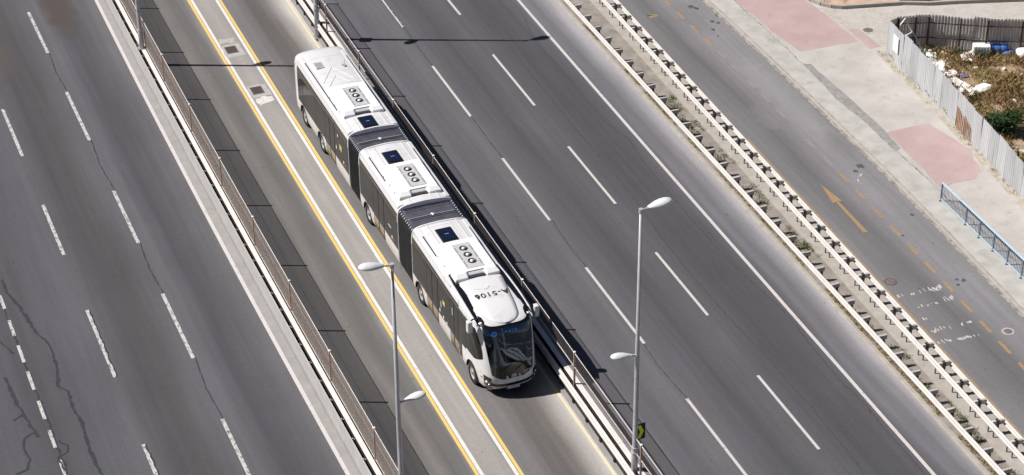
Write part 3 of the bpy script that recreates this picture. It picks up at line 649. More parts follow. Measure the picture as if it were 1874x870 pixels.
# ------------------------------------------------------------------ corrugated fences round the lot
def corr_sheet(wd, h0, h1, amp=.022, pitch=.16, top=.02):
    V, F = [], []; n = max(4, int(wd/pitch*4))
    for i in range(n+1):
        u = wd*i/n; ph = (i % 4); d = amp if ph in (1, 2) else -amp*.3
        V += [(u, d, 0.0), (u, d, (h0+(h1-h0)*i/n)), (u, d+.004, 0.0), (u, d+.004, (h0+(h1-h0)*i/n))]
    for i in range(n):
        a = 4*i; b = a+4
        F += [(a, b, b+1, a+1), (a+2, a+3, b+3, b+2), (a+1, b+1, b+3, a+3)]
    return mesh('sheet', V, F)
def corr_fence(pts, label, hfun, mats, wd=.86, amp=.022, rust=None, z=.1, posts=True, inner=1):
    t = tag(empty('corrugated_fence', (pts[0][0], pts[0][1], z)), label, 'fence', 'corrugated metal fences')
    for (ax, ay), (bx, by) in zip(pts, pts[1:]):
        L = math.hypot(bx-ax, by-ay); n = max(1, round(L/wd)); an = math.atan2(by-ay, bx-ax)
        for k in range(n):
            x, y = ax+(bx-ax)*k/n, ay+(by-ay)*k/n
            h = hfun(x, y)+random.uniform(-.05, .05)
            mt = random.choice(mats)
            o = under(link('sheet', corr_sheet(L/n+.015, h+random.uniform(-.03, .03), h+random.uniform(-.03, .03), amp), mt, None, (x, y, z-.03), (random.uniform(-.02, .02), random.uniform(-.008, .008), an+random.uniform(-.012, .012))), t)
            if rust and rust[0] < y < rust[1]:
                r_ = link('rust_patch', corr_sheet(L/n*.95, .95+random.uniform(-.1, .25), .8+random.uniform(-.1, .2)), 'rust', o, (.02, -.006 if an < 0 else .006, .01)); r_['label'] = 'rusty orange lower sheet'
        if posts:
            nn = max(1, round(L/2.0))
            for k in range(nn+1):
                x, y = ax+(bx-ax)*k/nn, ay+(by-ay)*k/nn
                dx, dy = -math.sin(an)*.12*inner, math.cos(an)*.12*inner
                under(link('post', mesh('post', *boxm(-.035, .035, -.035, .035, -.1, 1.95)), 'rustpost', None, (x+dx, y+dy, z), (0, 0, an)), t)
            for zz in (.75, 1.6):
                dx, dy = -math.sin(an)*.10*inner, math.cos(an)*.10*inner
                under(link('cross_rail', mesh('cross_rail', *boxm(0, L, -.02, .02, zz, zz+.05)), 'rustpost', None, (ax+dx, ay+dy, z), (0, 0, an)), t)
    return t
fl = [(fenceP(y), y) for y in (19.0, 15.5, 12, 8.5, 5, 1.5, -2, -6, -10, -16)]
obj('dirt_margin', *strip(off(fenceP, -.42), off(fenceP, .05), -16, 19.4, .1305, .4), 'dirt_pale', pv)
corr_fence(fl, 'pale grey corrugated fence with a rusty patch along the pavement', lambda x, y: 1.85+.02*max(0, y-4), ['corr', 'corr', 'corr', 'corr2'], rust=(10.2, 11.8), inner=1)
bkp = [(29.93, 19.08), (30.5, 19.28), (31.43, 19.02), (32.1, 18.8), (33.5, 17.95), (34.7, 17.25), (36.3, 16.5), (42, 14), (50, 11)]
corr_fence(bkp, 'shaded corrugated fence on rusty posts at the back of the lot', lambda x, y: 2.02, ['corr3', 'corr3', 'corr3', 'corr2'], inner=-1, amp=.036)
ps = tag(empty('poster', (29.72, 17.95, 1.35)), 'white paper notice on the corner end of the corrugated fence', 'poster')
bbox('sheet', (-.012, .004, -.30, .30, -.38, .50), 'poster', ps, .002, 1, rot=(0, 0, R(-7)))
ps.location = (fenceP(17.95)-.07, 17.95, 1.25)

# ------------------------------------------------------------------ vacant lot
def ybk(x):
    for (a, ya), (b, ybb) in zip(bkp, bkp[1:]):
        if a <= x <= b: return ya+(ybb-ya)*(x-a)/(b-a)
    return 19.0 if x < 29.9 else 11-.38*(x-50)
from mathutils import noise as mnoise
def lotz(x, y): return .10+.16*mnoise.noise(Vector((x*.5, y*.5, 1.3)))+.08*mnoise.noise(Vector((x*1.6, y*1.6, 4.0)))+.06
V, F = [], []; NI, NJ = 70, 90
for i in range(NI+1):
    for j in range(NJ+1):
        y = -22+40*j/NJ; x = 30
        for _ in range(4):
            x = fenceP(y)+.06+(i/NI)**1.6*(62-fenceP(y)); y = -22+(ybk(x)-.05+22)*j/NJ
        V.append((x, y, lotz(x, y)))
for i in range(NI):
    for j in range(NJ): a = i*(NJ+1)+j; F.append((a, a+NJ+1, a+NJ+2, a+1))
struct(obj('lot_ground', V, F, 'lot', None, True))
def inside_lot(x, y): return x > fenceP(y)+.15 and y < ybk(x)-.15
def tufts(name, n, region, h, mat, spread, per, label=None, z=lotz, wd=.012, test=None):
    V, F = [], []
    for _ in range(n):
        x, y = region()
        if test and not test(x, y): continue
        z0 = z(x, y)-.02; hh = h*random.uniform(.5, 1.4)
        for _ in range(per):
            a = random.uniform(0, 6.283); px, py = x+random.uniform(-spread, spread), y+random.uniform(-spread, spread)
            l = hh*random.uniform(.5, 1.2); lean = random.uniform(.1, .9)*l; w_ = wd*random.uniform(.7, 1.6)
            dx, dy = math.cos(a), math.sin(a)
            k = len(V)
            V += [(px-dy*w_, py+dx*w_, z0), (px+dy*w_, py-dx*w_, z0), (px+dx*lean*.4, py+dy*lean*.4, z0+l*.65), (px+dx*lean, py+dy*lean, z0+l)]
            F += [(k, k+1, k+2), (k+1, k+3, k+2)]
    return obj(name, V, F, mat)
def rlot(): return random.uniform(29.5, 41), random.uniform(4, 19)
def clump(mx):  # patchy cover
    return lambda x, y: inside_lot(x, y) and mnoise.noise(Vector((x*.55+mx, y*.55, mx))) > -.12
def lab(o, l, c): o['label'] = l; o['category'] = c; return stuff(o)
lab(tufts('dry_grass', 6500, rlot, .26, 'drygrass', .2, 12, wd=.006, test=clump(2.0)), 'straw coloured dry grass covering the vacant lot', 'grass')
lab(tufts('brown_weeds', 3600, rlot, .32, 'browngrass', .2, 11, wd=.006, test=clump(7.7)), 'brown dried weeds among the grass of the vacant lot', 'weeds')
lab(tufts('green_weeds', 1300, rlot, .24, 'greengrass', .18, 12, wd=.007, test=lambda x, y: inside_lot(x, y) and mnoise.noise(Vector((x*.7+3, y*.7, 9))) > .12), 'green weed tufts scattered over the vacant lot', 'weeds')
def rmed(): y = random.uniform(-16, 36); return gutC(y)+random.uniform(.26, .62), y
lab(tufts('verge_grass', 2200, rmed, .15, 'drygrass', .10, 8, z=lambda x, y: .11, wd=.010, test=lambda x, y: mnoise.noise(Vector((0, y*.35, 2))) > -.25 + .012*y), 'thin yellowed grass along the kerb under the single guardrail', 'grass')
def rmed2(): y = random.uniform(-16, 20); return random.uniform(beamC(y)+.4, beamD(y)-.35), y
lab(tufts('median_weeds', 1000, rmed2, .15, 'greengrass', .12, 8, z=lambda x, y: .11, wd=.010, test=lambda x, y: mnoise.noise(Vector((x*.9, y*.6, 5))) > .05), 'small green weeds in the sandy median between the guardrails', 'weeds')
def rfence(): y = random.uniform(2, 19.5); return fenceP(y)-random.uniform(.02, .28), y
lab(tufts('fence_foot_weeds', 150, rfence, .12, 'drygrass', .08, 6, z=lambda x, y: .12, wd=.009), 'dry weeds and litter along the foot of the corrugated fence', 'weeds')
def rpl(): x = random.uniform(29.6, 42); return x, random.uniform(22, 34)
lab(tufts('planter_grass', 420, rpl, .3, 'drygrass', .2, 8, z=lambda x, y: .2, test=lambda x, y: y > 25.3-.32*(x-30)), 'dry grass in the kerbed planting bed at the top edge', 'grass')
def rock_mesh(sx, sy, sz, seed, flat=False):
    bm = bmesh.new(); bmesh.ops.create_icosphere(bm, subdivisions=2 if not flat else 1, radius=1)
    for v in bm.verts:
        k = 1+.45*mnoise.noise(v.co*1.3+Vector((seed*3.1, seed, 0)))
        c = v.co*k; v.co = Vector((max(-.8, min(.8, c.x))*sx, max(-.8, min(.8, c.y))*sy, max(-.55, min(.7, c.z))*sz))
    me = bpy.data.meshes.new('rubble_chunk'); bm.to_mesh(me); bm.free(); return me
rocks = [rock_mesh(.28, .2, .2, k) for k in range(6)]
def rub(x, y, s, mat, label, group, nm='rubble_chunk', cat_='rubble', me=None, rot=None, sc3=None):
    m0 = me or rocks[random.randrange(6)]
    key = m0.name+mat
    mm = rubm.setdefault(key, m0.copy())
    if not mm.materials: mm.materials.append(M[mat])
    o = link(nm, mm, None, None, (x, y, lotz(x, y)+.04*s), rot or (random.uniform(-.3, .3), random.uniform(-.3, .3), random.uniform(0, 6.28)))
    o.scale = sc3 or (s, s, s)
    return tag(o, label, cat_, group)
rubm = {}
for x, y, s in ((31.82, 18.2, 1.2), (31.6, 17.6, 1.5), (32.0, 16.9, 1.3), (31.5, 16.66, 1.6), (32.5, 17.7, 1.1), (33.1, 17.75, .9), (31.9, 15.75, 1.5), (31.55, 15.4, 1.4), (31.2, 16.1, 1.5), (30.9, 15.3, 1.3), (31.25, 13.9, 1.3), (31.7, 13.5, 1.0), (32.2, 18.0, .9), (31.1, 17.2, 1.4), (30.8, 16.5, 1.4), (31.0, 14.5, 1.2), (31.9, 16.4, 1.0), (32.3, 17.2, .8)):
    rub(x+random.uniform(-.1, .1), y+random.uniform(-.1, .1), s*.9, random.choice(['rub_white', 'rub_white', 'rubble']), 'white broken rubble lump in the heap just behind the corrugated fence', 'rubble heap behind the fence')
for x, y, s in ((33.0, 14.44, .8), (33.85, 14.34, .9), (33.35, 12.2, .6), (32.2, 10.5, .6), (35.6, 16.9, .8), (35.5, 17.2, .7), (34.6, 15.2, .7), (35.2, 14.4, .8), (33.8, 11.2, .6), (34.9, 16.3, .5), (33.3, 15.8, .6), (36.2, 15.3, .7), (32.9, 9.3, .6)):
    rub(x, y, s*.8, 'rubble', 'single pale stone lying loose among the dry grass of the lot', 'loose stones in the grass')
for x, y in ((30.58, 7.8), (30.75, 7.5), (30.9, 7.0)):
    rub(x, y, .9, 'rubble', 'grey-white stone by the fence below the green bush', 'stones below the bush')
V, F = [], []
for k in range(420):
    if k < 300: y = random.uniform(12.8, 18.6); x = fenceP(y)+.25+abs(random.gauss(0, .9))
    else: x, y = rlot()
    if not inside_lot(x, y): continue
    sz = random.uniform(.03, .11)*(1.0 if k < 300 else .8); z = lotz(x, y); q = len(V); a = random.uniform(0, 3.1)
    ca, sa = math.cos(a)*sz, math.sin(a)*sz*.8
    V += [(x+ca, y+sa, z-.02), (x-sa, y+ca, z-.02), (x-ca, y-sa, z-.02), (x+sa, y-ca, z-.02), (x+ca*.6, y+sa*.6, z+sz*.9), (x-sa*.7, y+ca*.7, z+sz*.7), (x-ca*.6, y-sa*.6, z+sz*.8), (x+sa*.7, y-ca*.7, z+sz*.6)]
    F += [(q+4, q+5, q+6, q+7), (q, q+1, q+5, q+4), (q+1, q+2, q+6, q+5), (q+2, q+3, q+7, q+6), (q+3, q, q+4, q+7)]
lab(obj('broken_debris', V, F, 'rub_white'), 'small white broken plaster bits strewn behind the corrugated fence', 'debris')
bigrock = rock_mesh(.62, .45, .42, 3); rub(32.4, 13.75, 1.0, 'rub_white', 'large white block with a dark shaded side in mid lot', None, 'stone_block', 'stone', bigrock, (0, 0, .4))
def slab(x, y, lx, ly, rz, tilt, label, mat='rub_white', nm='broken_slab', th=.06):
    me = bevel_mesh(nm, *poly(blob([(-lx/2, -ly/2), (lx/2, -ly/2), (lx/2, ly/2), (-lx/2, ly/2)], .04, 3), 0, th), .008, 1)
    o = link(nm, me, mat, None, (x, y, lotz(x, y)+.10), (tilt, .1, rz)); return tag(o, label, 'slab', 'broken slabs in the lot')
slab(31.7, 14.4, .55, 1.7, .35, .1, 'long white broken slab leading to the large white block')
slab(33.6, 17.05, .9, .5, .3, .35, 'white ribbed sheet piece lying in grass before the back fence')
slab(31.45, 16.75, 1.0, .8, .9, .5, 'flat white plaster board leaning against the corrugated fence', th=.03)
slab(32.1, 16.95, .5, .5, .4, .3, 'cream square slab fragment in the rubble heap', 'rubble')
slab(33.4, 16.6, .7, .25, -.4, .1, 'narrow white board strip beyond the rubble heap')
wf = tag(empty('leaning_rack', (31.4, 18.0, 0)), 'white tubular frame with cross bars leaning at the fence corner', 'frame')
A0, A1 = Vector((31.65, 18.18, .25)), Vector((30.80, 19.0, 2.05))
def fr(name, a, b): under(obj(name, *tube([a, b], .045, 6), 'rub_white'), wf)
fr('long_bar', A0, A1); fr('cross_bar', A1, Vector((30.25, 18.55, 2.0))); mid = A0+(A1-A0)*.62; fr('cross_bar', mid, mid+Vector((-.62, -.28, 0)))
bl = tag(empty('plastic_barrel', (35.3, 17.05, .42), R(-25)), 'blue plastic barrel lying by the back fence', 'barrel')
V, F = lathe([(.001, -.5), (.26, -.5), (.3, -.45), (.31, -.2), (.29, -.18), (.31, -.15), (.31, .15), (.29, .18), (.31, .2), (.3, .45), (.26, .5), (.001, .5)], 18, 'x'); obj('body', V, F, 'bluep', bl, True)
obj('bung', *cyl(.04, .04, .5, .53, 8, c=(.15, .0), axis='x'), 'whitep', bl)
wc = tag(empty('white_container', (34.45, 17.15, .2), R(-25)), 'white ribbed plastic container beside the blue barrel', 'container')
bbox('body', (-.5, .4, -.3, .3, 0, .55), 'whitep', wc, .06, 3)
for k in range(6): obj('rib', *boxm(-.42+.15*k, -.38+.15*k, -.315, -.299, .08, .48), 'whitep', wc)
tag(link('plastic_sheet', rock_mesh(.45, .3, .18, 11), 'bluep', None, (35.75, 16.7, .25)), 'crumpled blue plastic sheet in front of the barrel', 'plastic sheet')
for x, y, lb, mt in ((36.75, 16.0, 'white rubbish sack at the right end of the back fence', 'rub_white'), (36.3, 16.1, 'small white sack left of the larger rubbish sack', 'rub_white'), (36.9, 16.25, 'orange plastic bag on the white rubbish sacks', 'orangep')):
    o = link('rubbish_sack', rock_mesh(.42, .34, .4, x, False), mt, None, (x, y, lotz(x, y)+.2)); tag(o, lb, 'sack'); o.data.polygons.foreach_set('use_smooth', [True]*len(o.data.polygons))
    if 'orange' in lb: o.location.z += .2; o.scale = (.6, .6, .6)
tag(link('violet_cloth', rock_mesh(.3, .2, .1, 21), 'purple', None, (32.25, 15.3, .2)), 'dark violet cloth scrap beside the rubble heap', 'cloth')
def bush(x, y, z, rad, hgt, n, label, group=None, stems=7):
    t = tag(empty('bush', (x, y, z)), label, 'bush', group)
    V, F = [], []
    tips = []
    sv = []
    for k in range(stems):
        a = 6.283*k/stems+random.uniform(-.3, .3); rr = rad*random.uniform(.3, .8)
        tip = Vector((math.cos(a)*rr, math.sin(a)*rr, hgt*random.uniform(.6, 1.0))); tips.append(tip)
        sv.append(tube([(0, 0, 0), tuple(tip*.5+Vector((0, 0, .1))), tuple(tip)], [.025, .015, .006], 5))
    obj('stems', *cat(*sv), 'stem', t)
    for _ in range(n):
        tp = random.choice(tips); q = random.random()**.5
        c = tp*q+Vector((random.gauss(0, .16), random.gauss(0, .16), random.gauss(0, .12)))*rad*1.1
        if c.z < .03: c.z = .05
        s = random.uniform(.035, .085)
        d = Vector((random.uniform(-1, 1), random.uniform(-1, 1), random.uniform(-.4, .9))).normalized(); e = d.cross(Vector((random.uniform(-1, 1), random.uniform(-1, 1), random.uniform(-1, 1)))).normalized()
        k = len(V); V += [tuple(c-d*s), tuple(c+e*s*.45), tuple(c+d*s), tuple(c-e*s*.45)]; F.append((k, k+1, k+2, k+3))
    lf = obj('foliage', V, F, 'leaf', t); lf['kind'] = 'stuff'
    return t
bush(31.0, 9.6, .1, 1.05, 1.25, 4600, 'dark green bush behind the corrugated fence', None, 10)
bush(31.5, 16.6+.9, .1, .35, .4, 350, 'small dark green plant in the rubble heap by the back fence')
bush(31.3, 13.0, .1, .4, .35, 400, 'low green plant at the fence beneath the white slab')
bush(30.6, 27.2, .2, .8, .9, 900, 'dark shrub cut by the top edge in the planting bed')
bush(32.0, 26.6, .2, .6, .7, 600, 'second shrub right of the dark one in the planting bed')
for k, (x, y) in enumerate(((33.2, 18.0-.45), (32.2, 18.2), (34.3, 16.7))): bush(x, y, .1, .45, .4, 350, ['low dark weeds at the foot of the back fence left of centre', 'dark weeds at the left foot of the back fence', 'dark weeds below the white container'][k], 'weeds along the back fence')
wp = tag(empty('white_post', (33.7, 24.2, .2)), 'white square post standing in the planting bed at top edge', 'post')
obj('shaft', *boxm(-.09, .09, -.07, .07, 0, 2.4), 'rub_white', wp); obj('base', *boxm(-.16, .16, -.13, .13, 0, .12), 'kerb', wp)

# ------------------------------------------------------------------ the articulated bus (front towards -y)
bus = tag(empty('articulated_bus', (.93, 0, 0)), 'long white three-section articulated bus driving on the fenced bus road', 'bus')
bus.scale = (1.0, 1.0, 1.035)
def interp(tab, z):
    for (a, va), (b, vb) in zip(tab, tab[1:]):
        if z <= b: return va+(vb-va)*max(0.0, (z-a))/(b-a)
    return tab[-1][1]
WZ = [(.30, 1.20), (.45, 1.27), (.7, 1.30), (.95, 1.31), (2.5, 1.31), (2.85, 1.295), (3.0, 1.27), (3.1, 1.235), (3.18, 1.17), (3.24, 1.05), (3.28, .88), (3.31, .6), (3.33, .3), (3.34, .0)]
YF = [(.30, -1.14), (.45, -1.28), (.7, -1.345), (.95, -1.35), (1.5, -1.27), (2.2, -1.10), (2.8, -.92), (3.0, -.83), (3.1, -.70), (3.18, -.48), (3.25, -.12), (3.30, .4), (3.33, .95), (3.34, 1.5)]
NEXP, YJ = 4.5, 1.5
def zl(k, lo):  # level k of the section, lifted over the wheel arches
    z = ZL[k]
    return lo+(z-.30)*(1.15-lo)/.85 if z < 1.15 else z
ZL = [.30, .38, .5, .7, .95, 1.15, 1.4, 1.8, 2.2, 2.5, 2.7, 2.85, 2.95, 3.03, 3.1, 3.16, 3.21, 3.25, 3.28, 3.305, 3.325, 3.335, 3.34]
def arch(y, axles, r=.60, zc=.47):
    lo = .30
    for a in axles:
        d = abs(y-a)
        if d < r: lo = max(lo, zc+math.sqrt(r*r-d*d))
    return lo
def stations(y0, y1, axles):
    s = set([y0, y1]); n = max(1, int((y1-y0)/.25))
    for i in range(n+1): s.add(round(y0+(y1-y0)*i/n, 3))
    for a in axles:
        for i in range(-16, 17):
            y = a+.6*math.sin(i/16*math.pi/2)
            if y0 < y < y1: s.add(round(y, 3))
        for e in (-.602, .602):
            if y0 < a+e < y1: s.add(round(a+e, 3))
    out = []
    for y in sorted(s):
        if not out or y-out[-1] > .0015: out.append(y)
    return out
def section(name, y0, y1, axles, taper_rear=False):
    V, F = [], []; Y = stations(y0, y1, axles); nz = len(ZL)
    for y in Y:
        lo = arch(y, axles)
        kx = 1.0; kz = 0.0
        if taper_rear and y > y1-.7:
            q = (y-(y1-.7))/.7; kx = 1-.03*q**4; kz = .06*q**3
        row = []
        for k in range(nz):
            z = zl(k, lo); row.append((interp(WZ, z)*kx, z-kz*max(0, (z-2.4))))
        prof = [(-x, y, z) for x, z in row]+[(x, y, z) for x, z in row[-2::-1]]
        V += prof
    n = 2*nz-1
    for i in range(len(Y)-1):
        for k in range(n-1): F.append((i*n+k, i*n+k+1, (i+1)*n+k+1, (i+1)*n+k))
    F.append(tuple(range(n-1, -1, -1))); b = (len(Y)-1)*n; F.append(tuple(range(b, b+n)))
    o = obj(name, V, F, 'bus_white', bus, True)
    o.data.polygons[len(F)-1].use_smooth = False; o.data.polygons[len(F)-2].use_smooth = False
    return o
def side_patch(name, y0, y1, z0, z1, mat, side=-1, offs=.010, axles=(), parent=None, top=None, smooth=True):
    V, F = [], []
    Y = [y for y in stations(y0, y1, axles)] if axles else ys(y0, y1, .5)
    n = 10
    for y in Y:
        lo = max(z0, arch(y, axles)+.02) if axles else z0
        hi = top(y) if top else z1
        for k in range(n+1):
            z = lo+(hi-lo)*k/n; V.append((side*(interp(WZ, z)+offs), y, z))
    for i in range(len(Y)-1):
        for k in range(n):
            a = i*(n+1)+k; q = (a, a+1, a+n+2, a+n+1); F.append(q if side > 0 else q[::-1])
    return obj(name, V, F, mat, parent or bus, smooth)
AX = [.12, 6.45, 13.65, 20.75, 23.6]
SEC = {'front': (YJ, 7.35, [6.45]), 'middle': (9.15, 14.65, [13.65]), 'rear': (16.2, 24.95, [20.75, 23.6])}
rear = section('rear_section', *SEC['rear'], taper_rear=True)
middle = section('middle_section', *SEC['middle'])
front = section('front_section', *SEC['front'])
# front shell
def yfz(z): return interp(YF, z)
def shell_pt(s, z, d=0.0):
    a = abs(s)*math.pi/2; u = math.sin(a)**(2/NEXP); c = max(0.0, math.cos(a))**(2/NEXP)
    sg = -1 if s < 0 else 1
    return (sg*(interp(WZ, z)+d)*u, YJ-(YJ-yfz(z)+d)*c, z)
def s_of_y(y, yf=-1.345):
    t = min(1.0, max(0.0, (YJ-y)/(YJ-yf))); return math.acos(t**(NEXP/2))*2/math.pi
S_ = sorted(set([round(i*.02, 4) for i in range(0, 26)]+[round(s_of_y(y), 4) for y in stations(-.75, 1.5, [AX[0]])]))
S_ = [s for i, s in enumerate(S_) if i == 0 or s-S_[i-1] > .0004]
SS = [-s for s in S_[::-1] if s > 0]+S_
ZF = [.30, .36, .42, .5, .6, .7, .8, .9, 1.0, 1.1, 1.2]+[1.2+.06*i for i in range(1, 31)]+[3.04, 3.08, 3.12, 3.16, 3.2, 3.24, 3.27, 3.295, 3.315, 3.33, 3.337, 3.34]
def in_ws(s, z):     # see-through part of the windscreen
    return 1.42 < z < 2.99 and abs(s) < .235+.165*(z-1.0)/2.0
def in_mask(s, z):
    a = abs(s); lo = .86+.9*max(0, a-.08)**1.0 if a < .30 else 1.06
    hi = 3.075+.55*max(0.0, a-.16)
    return lo < z < hi and a < .262+.175*(z-1.0)/2.0
def shell(name, mat, d, keep, parent=None, zs=ZF, ss=SS, sm=True):
    V, F = [], []; idx = {}
    def vid(i, j):
        if (i, j) not in idx:
            s, z = ss[i], zs[j]
            lo = arch(shell_pt(s, .6)[1], [AX[0]]) if abs(s) > .3 else .30
            zz = lo+(z-.30)*(1.2-lo)/.9 if z < 1.2 else z
            idx[(i, j)] = len(V); V.append(shell_pt(s, zz, d))
        return idx[(i, j)]
    for i in range(len(ss)-1):
        for j in range(len(zs)-1):
            if keep((ss[i]+ss[i+1])/2, (zs[j]+zs[j+1])/2): F.append((vid(i, j), vid(i+1, j), vid(i+1, j+1), vid(i, j+1)))
    return obj(name, V, F, mat, parent or bus, sm)
shell('front_shell', 'bus_white', 0.0, lambda s, z: not in_ws(s, z))
shell('cab_lining', 'dark', -.03, lambda s, z: not in_ws(s, z) and z > 1.2 and z < 3.2)
def smax(z): return .265+.0875*(z-1.0)
def mlo(t): return .87+.30*max(0.0, abs(t)-.22)**.9 if abs(t) < .95 else 1.10
def mhi(t): return 3.07+.09*abs(t)**2
def mask_patch(name, mat, d, t0, t1, lo, hi, nt=24, nz=8):
    V, F = [], []
    for i in range(nt+1):
        t = t0+(t1-t0)*i/nt; a, b = lo(t), hi(t)
        for k in range(nz+1): z = a+(b-a)*k/nz; V.append(shell_pt(t*smax(z), z, d))
    for i in range(nt):
        for k in range(nz): a = i*(nz+1)+k; F.append((a, a+nz+1, a+nz+2, a+1))
    return obj(name, V, F, mat, bus, True)
mask_patch('windscreen_surround', 'gloss_black', .008, -1, 1, mlo, lambda t: 1.52, 40, 8)
mask_patch('windscreen_surround', 'gloss_black', .008, -1, 1, lambda t: 2.92, mhi, 40, 6)
mask_patch('windscreen_surround', 'gloss_black', .009, -1, -.84, lambda t: 1.50, lambda t: 2.94, 4, 16)
mask_patch('windscreen_surround', 'gloss_black', .009, .84, 1, lambda t: 1.50, lambda t: 2.94, 4, 16)
ws = mask_patch('windscreen', 'windscreen', .015, -.97, .97, lambda t: 1.46, lambda t: 3.0, 40, 24)
for sg in (-1, 1):   # roof-corner ends of the black mask with their marker lamps
    pts = [(sg*.86, -.62, 3.09), (sg*1.17, -.48, 3.02), (sg*1.165, .12, 3.11), (sg*1.02, -.02, 3.23), (sg*.80, -.35, 3.215)]
    V = [(x, y, z+.012) for x, y, z in pts]
    # lay on the shell: project by the shell function
    def onshell(s, z): return shell_pt(sg*s, z, .010)
    V, F = [], []
    grid = [(.36, 3.05), (.40, 3.05), (.46, 3.04), (.53, 3.03)], [(.35, 3.12), (.41, 3.12), (.48, 3.11), (.57, 3.10)], [(.34, 3.16), (.42, 3.17), (.52, 3.17), (.63, 3.15)], [(.34, 3.17), (.43, 3.21), (.56, 3.215), (.70, 3.19)]
    for row in grid: V += [onshell(s, z) for s, z in row]
    for j in range(3):
        for i in range(3):
            a = j*4+i; q = (a, a+1, a+5, a+4); F.append(q if sg > 0 else q[::-1])
    mk = obj('roof_corner_mask', V, F, 'gloss_black', bus, True)
    p = onshell(.47, 3.12); obj('marker_lamp', *lathe([(.055, -.01), (.05, .03), (.001, .045)], 10, c=p), 'lens', mk)
# cab side windows, bumper, lamps
def patch(name, f, mat, d=.009, ns=16, nz=10, s0=0, s1=1, parent=None):
    V, F = [], []
    for i in range(ns+1):
        s = s0+(s1-s0)*i/ns; lo, hi = f(s)
        for k in range(nz+1): V.append(shell_pt(s, lo+(hi-lo)*k/nz, d))
    fl = 1 if (s1 > s0) else -1
    for i in range(ns):
        for k in range(nz):
            a = i*(nz+1)+k; q = (a, a+nz+1, a+nz+2, a+1); F.append(q if fl > 0 else q[::-1])
    return obj(name, V, F, mat, parent or bus, True)
for sg in (-1, 1):
    def fwin(s):
        a = (abs(s)-.50)/.46
        return 1.72-.30*min(1, a*1.6), 2.05+.80*min(1.0, a*2.6)**.7
    patch('cab_side_window', fwin, 'bus_glass', .009, 26, 10, sg*.50, sg*.955)
    patch('cab_rear_window', lambda s: (1.30, 2.82), 'bus_glass', .010, 10, 8, sg*.957, sg*.9999)
    patch('headlight_cluster', lambda s: (.54+.05*abs(s), .97+.35*(abs(s)-.30)), 'gloss_black', .010, 12, 6, sg*.29, sg*.52)
    for s, z, r in ((.43, .76, .06), (.355, .66, .035)):
        p = Vector(shell_pt(sg*s, z, .012)); q = Vector(shell_pt(sg*s, z, .06)); dn = (q-p).normalized()
        V, F = lathe([(r, 0), (r*.95, .018), (r*.6, .03), (.001, .034)], 14)
        mt = dn.to_track_quat('Z', 'Y').to_matrix(); hl = obj('headlight', [tuple(p+mt@Vector(v)) for v in V], F, 'lens', bus, True)
        obj('lamp_ring', [tuple(p+mt@Vector(v)) for v in lathe([(r*1.15, -.004), (r*1.15, .012), (r*1.0, .014)], 14)[0]], lathe([(1, 0), (1, 0), (1, 0)], 14)[1], 'chrome', hl)
    patch('fog_slot', lambda s: (.45, .515), 'gloss_black', .011, 8, 2, sg*.30, sg*.50)
    patch('fog_bar', lambda s: (.535, .56), 'chrome', .018, 8, 2, sg*.30, sg*.50)
    p = Vector(shell_pt(sg*.60, .88, .012)); bbox('side_repeater', (-.02, .02, -.06, .06, -.03, .03), 'amber', bus, .01, 1, tuple(p))
patch('lower_grille', lambda s: (.585-.10*(1-min(1, abs(s)/.29)), .735-.115*(1-min(1, abs(s)/.29))), 'gloss_black', .010, 24, 4, -.285, .285)
patch('bumper_seam', lambda s: (.34, .56), 'dark', .008, 1, 2, -.300, -.293); patch('bumper_seam', lambda s: (.34, .56), 'dark', .008, 1, 2, .293, .300)
patch('lower_lip', lambda s: (.30, .35), 'dark', .006, 30, 2, -.5, .5)
np_ = bbox('number_plate', (-.28, .28, -.012, .012, -.06, .06), 'plate', bus, .004, 1, (0, -1.325, .425), (R(-14), 0, 0))
obj('plate_band', *boxm(-.275, -.225, -.0135, -.0122, -.055, .055), 'plate_blue', np_)
def txt(body, size, mat, loc, rot, parent, spacing=1.0, depth=.002, sx=1.0, name='lettering', bold=0.0):
    o = link(name, text_mesh(body, size, depth, spacing, bold), mat, parent, loc, rot); o.scale = (sx, 1, 1); return o
txt('34 HHE 817', .105, 'letter', (.025, -.016, 0), (R(90), 0, 0), np_, .95, sx=.82)
txt('A-5106', .105, 'white_decal', (.63, -1.352, 1.10), (R(82), 0, R(7)), bus, 1.0)
txt('A-5106', .45, 'letter', (.03, 1.12, 3.378), (0, 0, math.pi), bus, 1.12, .004, sx=1.0, bold=.004)
# emblem on the front and two small crests
def ringobj(name, r, t_, loc, rot, mat, parent, n=20, sx=1.0):
    V, F = lathe([(r, -.006), (r, .006), (r-t_, .008), (r-t_, -.006)], n); return obj(name, [(x*sx, y, z) for x, y, z in V], F, mat, parent, False, loc, rot)
em = ringobj('emblem', .085, .02, (.02, -1.362, .97), (R(86), 0, 0), 'chrome', bus, 22, 1.25)
obj('emblem_arch', *cat(*[tube([(-.06+.02*k, -.035, .004), (0.0, .045-.025*k, .006), (.06-.02*k, -.035, .004)], .009, 5) for k in range(2)]), 'chrome', em)
for x, r in ((-.27, -4), (.27, 4)):
    c = obj('crest', *poly([(-.03, -.05), (.03, -.05), (.045, 0), (.02, .02), (0, .065), (-.02, .02), (-.045, 0)], 0, .006), 'white_decal', bus, False, (x, -1.358, .97), (R(84), 0, R(r)))
    obj('crest_bar', *boxm(-.06, .06, -.085, -.07, 0, .004), 'white_decal', c)
